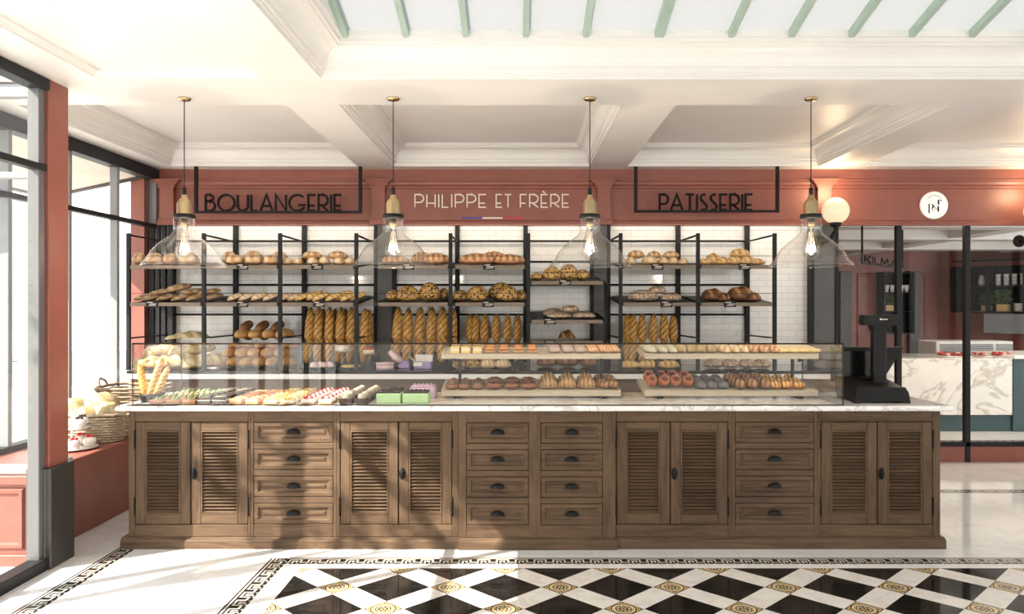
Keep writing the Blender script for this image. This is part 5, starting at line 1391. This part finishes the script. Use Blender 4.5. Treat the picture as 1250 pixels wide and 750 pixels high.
def stack(x, z, n, kind, label):
    mb = MB()
    if kind == 'cup':
        for k in range(n): mb.lathe([(.04, k * .085), (.055, k * .085 + .08), (.05, k * .085 + .08), (.036, k * .085 + .01)], (0, 0, 0), 14)
    elif kind == 'plates': mb.lathe(sum([[(.08, k * .03), (.12, k * .03 + .022), (.115, k * .03 + .026)] for k in range(n)], []), (0, 0, 0), 18)
    else: mb.lathe([(.05, 0), (.075, .05), (.07, .13), (.045, .19), (.06, .23)], (0, 0, 0), 16)
    o = mb.build({'cup': 'cup_stack', 'plates': 'plate_stack', 'jug': 'jug'}[kind], 'white', raw=True); o.location = local((x, -.2, z))
    return tag(o, label, {'cup': 'cups', 'plates': 'plates', 'jug': 'jug'}[kind], 'white crockery in the next shop')
for k, x in enumerate((-.92, -.76, -.60, -.44)): stack(x, .581, 3, 'cup', 'white cup stack on the upper crockery shelf, %s from the mullion' % ORD[k])
stack(-1.25, .581, 1, 'jug', 'white jug at the left of the upper crockery shelf')
for k, x in enumerate((-.12, .15, .34)): stack(x, .581, 2 + k % 2, 'jug' if k == 0 else 'cup', ('pale jug right of the cup stacks', 'white cup stack right of the jug', 'white cup stack at the frame edge')[k])
for k, x in enumerate((-.50, -.20)): stack(x, .021, 6, 'plates', 'white plate stack on the lower crockery shelf, %s the herb pots' % ('beside', 'farther from')[k])
def herb(loc, label, s=1.0):
    r = thing('potted_herb', loc, label, 'potted plant', 'potted herbs'); r.scale = (s, s, s); r.rotation_euler = (0, 0, ang if loc[0] > 9.5 else 0)
    o = MB().box(-.09, .09, -.07, .07, 0, .13, .005).build('wooden_box', P['nut'], raw=True); o.parent = r
    rnd = random.Random(int(loc[0] * 100)); mb = MB()
    for i in range(120):
        a, b, q = rnd.uniform(0, 6.28), rnd.uniform(0, 1) ** .5 * .14, rnd.uniform(.02, .26); x, y = b * math.cos(a), b * math.sin(a) * .7; t = rnd.uniform(0, 6.28); c, s_ = .035 * math.cos(t), .035 * math.sin(t)
        mb.quad([(x - c, y - s_, .13 + q), (x - s_ * .5, y + c * .5, .15 + q), (x + c, y + s_, .14 + q), (x + s_ * .5, y - c * .5, .12 + q)])
    o = mb.build('leaves', P['leaf'], raw=True); o.parent = r
herb(local((-1.15, -.2, .021)), 'small potted herb in a wooden box, left on the lower crockery shelf'); herb(local((-.82, -.2, .021)), 'bushy potted herb in a wooden box beside the plate stacks', 1.2)
herb((XN - .17, YR - .2, 1.425), 'potted herb in a wooden box in the far niche')
for k, (x, z) in enumerate(((-.22, .95), (-.08, .95), (.12, .95), (.24, .95))):
    o = MB().lathe([(.04, 0), (.06, .16), (.05, .17), (.03, .02)], n=14).build('white_cup', 'white', raw=True); o.location = (XN + x, YR - .2, .9 + z + .002)
    tag(o, 'white beaker in the far niche, %s from its left side' % ORD[k], 'cup', 'white beakers')
# oven / steel hood under the crockery shelf
o = MB().box(-.9, .9, -.5, -.03, 0, .42, .01).build('steel_oven', 'lgrey', raw=True); o.location = (*on_ang(2.1, .02), .95); o.rotation_euler = (0, 0, ang); tag(o, 'grey steel oven under the crockery shelf', 'oven')
# marble counter with glass front and meat trays
r = thing('marble_counter', (5.2, 10, 0), 'white veined marble serving counter seen through the partition', 'counter')
Yc = 9.6
MB().box(wx(1060, Yc), wx(1236, Yc), Yc, Yc + .05, .205, .885, .006).build('front_panel', 'marble_big', r)
MB().box(wx(1060, Yc), wx(1236, Yc), Yc + .03, Yc + 1.0, 0.0, .20, .004).build('toe_kick', 'teal', r)
MB().box(wx(1060, Yc), wx(1236, Yc), Yc + .05, Yc + 1.0, .20, .86, .004).build('body', 'grey', r)
MB().box(wx(1060, Yc), wx(1236, Yc), Yc, Yc + 1.0, .885, .905, .004).build('top', 'marble', r)
MB().quad([(wx(1075, Yc), Yc + .1, .905), (wx(1225, Yc), Yc + .1, .905), (wx(1225, Yc), Yc + .1, 1.22), (wx(1075, Yc), Yc + .1, 1.22)]).build('glass_screen', 'part_glass', r)
tc = thing('teal_cabinet', (6.6, 9.4, 0), 'dark teal cabinet with a white top at the frame edge', 'cabinet')
MB().box(wx(1236.6, 9.6), 8.2, 9.6, 10.6, 0, .90, .006).build('body', 'teal', tc); MB().box(wx(1236.6, 9.6), 8.25, 9.57, 10.65, .90, .94, .005).build('top', 'white', tc)
fr = thing('vented_cabinet', (6.1, 11.2, 0), 'white cabinet with grey vent grilles behind the marble counter', 'cabinet')
Yf = 11.0; MB().box(wx(1143, Yf), wx(1237, Yf), Yf, Yf + .5, 0, wz(417, Yf), .01).build('body', 'white', fr)
for a, b in ((1147, 1212), (1216, 1236)):
    mb = MB(); X0_, X1_ = wx(a, Yf), wx(b, Yf)
    for k in range(6): mb.box(X0_, X1_, Yf - .012, Yf + .001, wz(432.5 - k * 2.2, Yf), wz(431.2 - k * 2.2, Yf), .0)
    mb.build('vent_grille', 'lgrey', fr)
for k, x in enumerate((1152, 1163, 1174, 1198, 1216, 1228)):
    Y = 9.95; X = wx(x, Y); rnd = random.Random(k)
    t = thing('meat_tray', (X, Y, .906), 'pale tray of red meat on the marble counter, %s from the till' % ORD[k], 'tray', 'meat trays')
    MB().box(X - .055, X + .055, Y - .15, Y + .15, .906, .918, .004).build('tray', 'white', t)
    mb = MB()
    for i in range(12):
        a, b = X + rnd.uniform(-.04, .04), Y + rnd.uniform(-.12, .12); mb.box(a - .022, a + .022, b - .03, b + .03, .918, .918 + rnd.uniform(.02, .05), .008, i % 3 // 2)
    mb.build('meat', [P['meat'], P['fat']], t)
# hanging sign in the next shop, turned away from us
xa_, xb_ = (wx(1052, 10.4), 10.4), (wx(1102, 12.2), 12.2); L = math.hypot(xb_[0] - xa_[0], xb_[1] - xa_[1])
sg = thing('hanging_sign', (*xa_, CEIL), 'small dark hanging sign in the next shop', 'sign'); sg.rotation_euler = (0, 0, math.atan2(xb_[1] - xa_[1], xb_[0] - xa_[0]))
zb = wz(322, 10.4) - CEIL; mb = MB(); mb.box(0, .03, -.01, .01, zb, 0); mb.box(L - .03, L, -.01, .01, zb, 0); mb.box(.03, L - .03, -.01, .01, zb, zb + .02); o = mb.build('frame', 'black', raw=True); o.parent = sg
o = lettering('KILMA', .14, L - .35, zb + .015, .115, .008, .016, .02).build('lettering', 'lead', raw=True); o.parent = sg
key_band('trim_14', 4, 8, 8.9, 9.0, 'x')

# ------------------------------------------------------------------ outside the windows
mb = MB(); mb.quad([(-40, -30, -.03), (-2.88, -30, -.03), (-2.88, 40, -.03), (-40, 40, -.03)])
o = mb.build('pavement', painted('pale_pavement', (.55, .52, .48), .8, .06)); o['kind'] = 'structure'
mb = MB(); mb.box(-3.80, -3.665, 7.62, 8.4, 0, 3.4); o = mb.build('wall_pier', 'red_tex'); o['kind'] = 'structure'
r = thing('awning', (-4.3, 6.4, 2.6), 'pale sloping fabric awning outside the bay windows', 'awning')
aw = painted('awning_cloth', (.62, .56, .49), .8, .04)
MB().prism([(-3.68, 2.845), (-4.6, 2.645), (-4.6, 2.625), (-3.68, 2.825)], 5.0, 7.6, 'y').build('cloth', aw, r)
mb = MB(); mb.tube([(-3.68, 7.58, 2.81), (-4.6, 7.58, 2.615)], .02, 8); mb.build('arm', 'grey', r)
mb = MB(); mb.tube([(-4.6, 5.0, 2.63), (-4.6, 7.6, 2.63)], .025, 8); mb.build('front_bar', 'grey', r)
bd = thing('building', (-20, 17, 0), 'pale town building across the street', 'building')
MB().box(-30, -14, 12, 22, 0, 7.4).build('wall', painted('stucco', (.66, .64, .62), .8, .05), bd)
mb = MB(); mb.box(-30, -13.7, 11.7, 22.2, 7.4, 7.8); mb.build('cornice', 'plaster', bd)
for y in (12.6, 14.5, 16.4, 18.3, 20.2):
    for z in (1.2, 4.2): MB().box(-14.02, -13.95, y, y + 1.1, z, z + 1.9).build('window', 'lgrey', bd)

# street tree whose leaves dapple the counter
rnd = random.Random(11); tr = thing('street_tree', (-5.7, 1.9, -.03), 'slim street tree on the pavement outside the front windows', 'tree')
cl = []; sd = Vector((-.843, -.538, math.tan(math.radians(40))))
for X, z, n, r_ in ((-.42, .74, 34, .20), (-.78, .70, 30, .18), (-.2, .42, 26, .16), (-1.0, .78, 20, .14), (-.55, .42, 18, .15), (-2.02, .66, 20, .13), (-1.92, .36, 14, .10), (-1.78, .80, 20, .13), (-1.42, .16, 12, .09), (-1.0, .12, 14, .1), (-.7, .16, 10, .09), (-1.85, .52, 8, .08)):
    c = Vector((X, 5.0, z)) + sd * rnd.uniform(4.0, 4.9); cl.append((c, n, r_))
mb = MB(); top = Vector((-5.6, 2.1, 3.3)); mb.tube([(-5.7, 1.9, -.03), (-5.68, 1.95, 1.6), top, (-5.4, 2.3, 4.6)], [.07, .055, .045, .02], 10)
for c, n, r_ in cl: mb.tube([top + (c - top) * t + Vector((0, 0, .12 * math.sin(t * 3.1))) for t in (0, .33, .66, 1)], [.02, .014, .01, .005], 6)
mb.build('trunk', P['crust'], tr)
mb = MB()
for c, n, r_ in cl:
    for i in range(n):
        p = c + Vector((rnd.gauss(0, r_ * .6), rnd.gauss(0, r_ * .6), rnd.gauss(0, r_ * .6))); a, b = Vector((rnd.uniform(-1, 1), rnd.uniform(-1, 1), rnd.uniform(-.6, .6))).normalized() * .06, Vector((rnd.uniform(-1, 1), rnd.uniform(-1, 1), rnd.uniform(-1, 1))).normalized() * .035
        mb.quad([p - a, p + b, p + a, p - b])
mb.build('foliage', P['leaf'], tr)

# ------------------------------------------------------------------ light and camera
w = bpy.data.worlds.new('World'); bpy.context.scene.world = w; w.use_nodes = True; nt = w.node_tree
bg = nt.nodes['Background']; tc_ = nt.nodes.new('ShaderNodeTexCoord'); sp = nt.nodes.new('ShaderNodeSeparateXYZ'); nt.links.new(tc_.outputs['Generated'], sp.inputs[0])
rp = nt.nodes.new('ShaderNodeValToRGB'); nt.links.new(sp.outputs[2], rp.inputs[0])
e = rp.color_ramp.elements; e[0].position = 0; e[0].color = (1, .97, .93, 1); e[1].position = .8; e[1].color = (.82, .91, 1, 1)
nt.links.new(rp.outputs[0], bg.inputs[0]); bg.inputs[1].default_value = 3.2
def lamp(name, typ, loc, energy, color=(1, 1, 1), **kw):
    l = bpy.data.lights.new(name, typ); l.energy = energy; l.color = color
    for k, v in kw.items(): setattr(l, k, v)
    o = bpy.data.objects.new(name, l); C.objects.link(o); o.location = loc; return o
el = math.radians(40); d = Vector((.843 * math.cos(el), .538 * math.cos(el), -math.sin(el)))
s = lamp('sun', 'SUN', (-8, -4, 8), 15.5, (1, .91, .80), angle=.009); s.rotation_euler = d.to_track_quat('-Z', 'Y').to_euler()
for q in sconce_pos: lamp('sconce_light', 'POINT', q, 9, (1, .74, .46), shadow_soft_size=.1)
for x0, x1 in ((-3.35, -1.45), (-1.15, .70), (.95, 2.85)):
    a = lamp('shelf_light', 'AREA', ((x0 + x1) / 2, 7.58, 2.35), 2.6, (1, .88, .72), shape='RECTANGLE', size=x1 - x0, size_y=.03); a.rotation_euler = (math.radians(18), 0, 0)
for q in bulb_lights: lamp('bulb_light', 'POINT', q, 14, (1, .84, .66), shadow_soft_size=.012)
lamp('next_shop_fill', 'AREA', (5.4, 8.6, 2.62), 60, (1, .86, .7), shape='RECTANGLE', size=3.0, size_y=.8)  # both area lamps are unseen fill, added to brighten the next shop
lamp('next_shop_fill', 'AREA', (8.2, 14.6, 2.66), 25, (1, .84, .66), shape='RECTANGLE', size=4.0, size_y=2.0)
cam = bpy.data.cameras.new('camera'); co = bpy.data.objects.new('camera', cam); C.objects.link(co)
co.location = (0, 0, EYE); co.rotation_euler = (PI / 2, 0, 0); cam.sensor_width = 36; cam.lens = F / 1250 * 36
cam.shift_x = -(VX - 625) / 1250; cam.shift_y = (VY - 375) / 1250; cam.clip_start = .05
sc = bpy.context.scene; sc.camera = co
sc.view_settings.view_transform = 'Standard'; sc.view_settings.look = 'None'; sc.view_settings.gamma = 1; sc.view_settings.use_curve_mapping = False
sc.view_settings.exposure = 0.28
sc.cycles.use_denoising = True; sc.cycles.max_bounces = 10; sc.cycles.diffuse_bounces = 5; sc.cycles.glossy_bounces = 4; sc.cycles.transparent_max_bounces = 32
sc.cycles.caustics_reflective = False; sc.cycles.caustics_refractive = False; sc.cycles.sample_clamp_indirect = 6
bpy.context.view_layer.update()
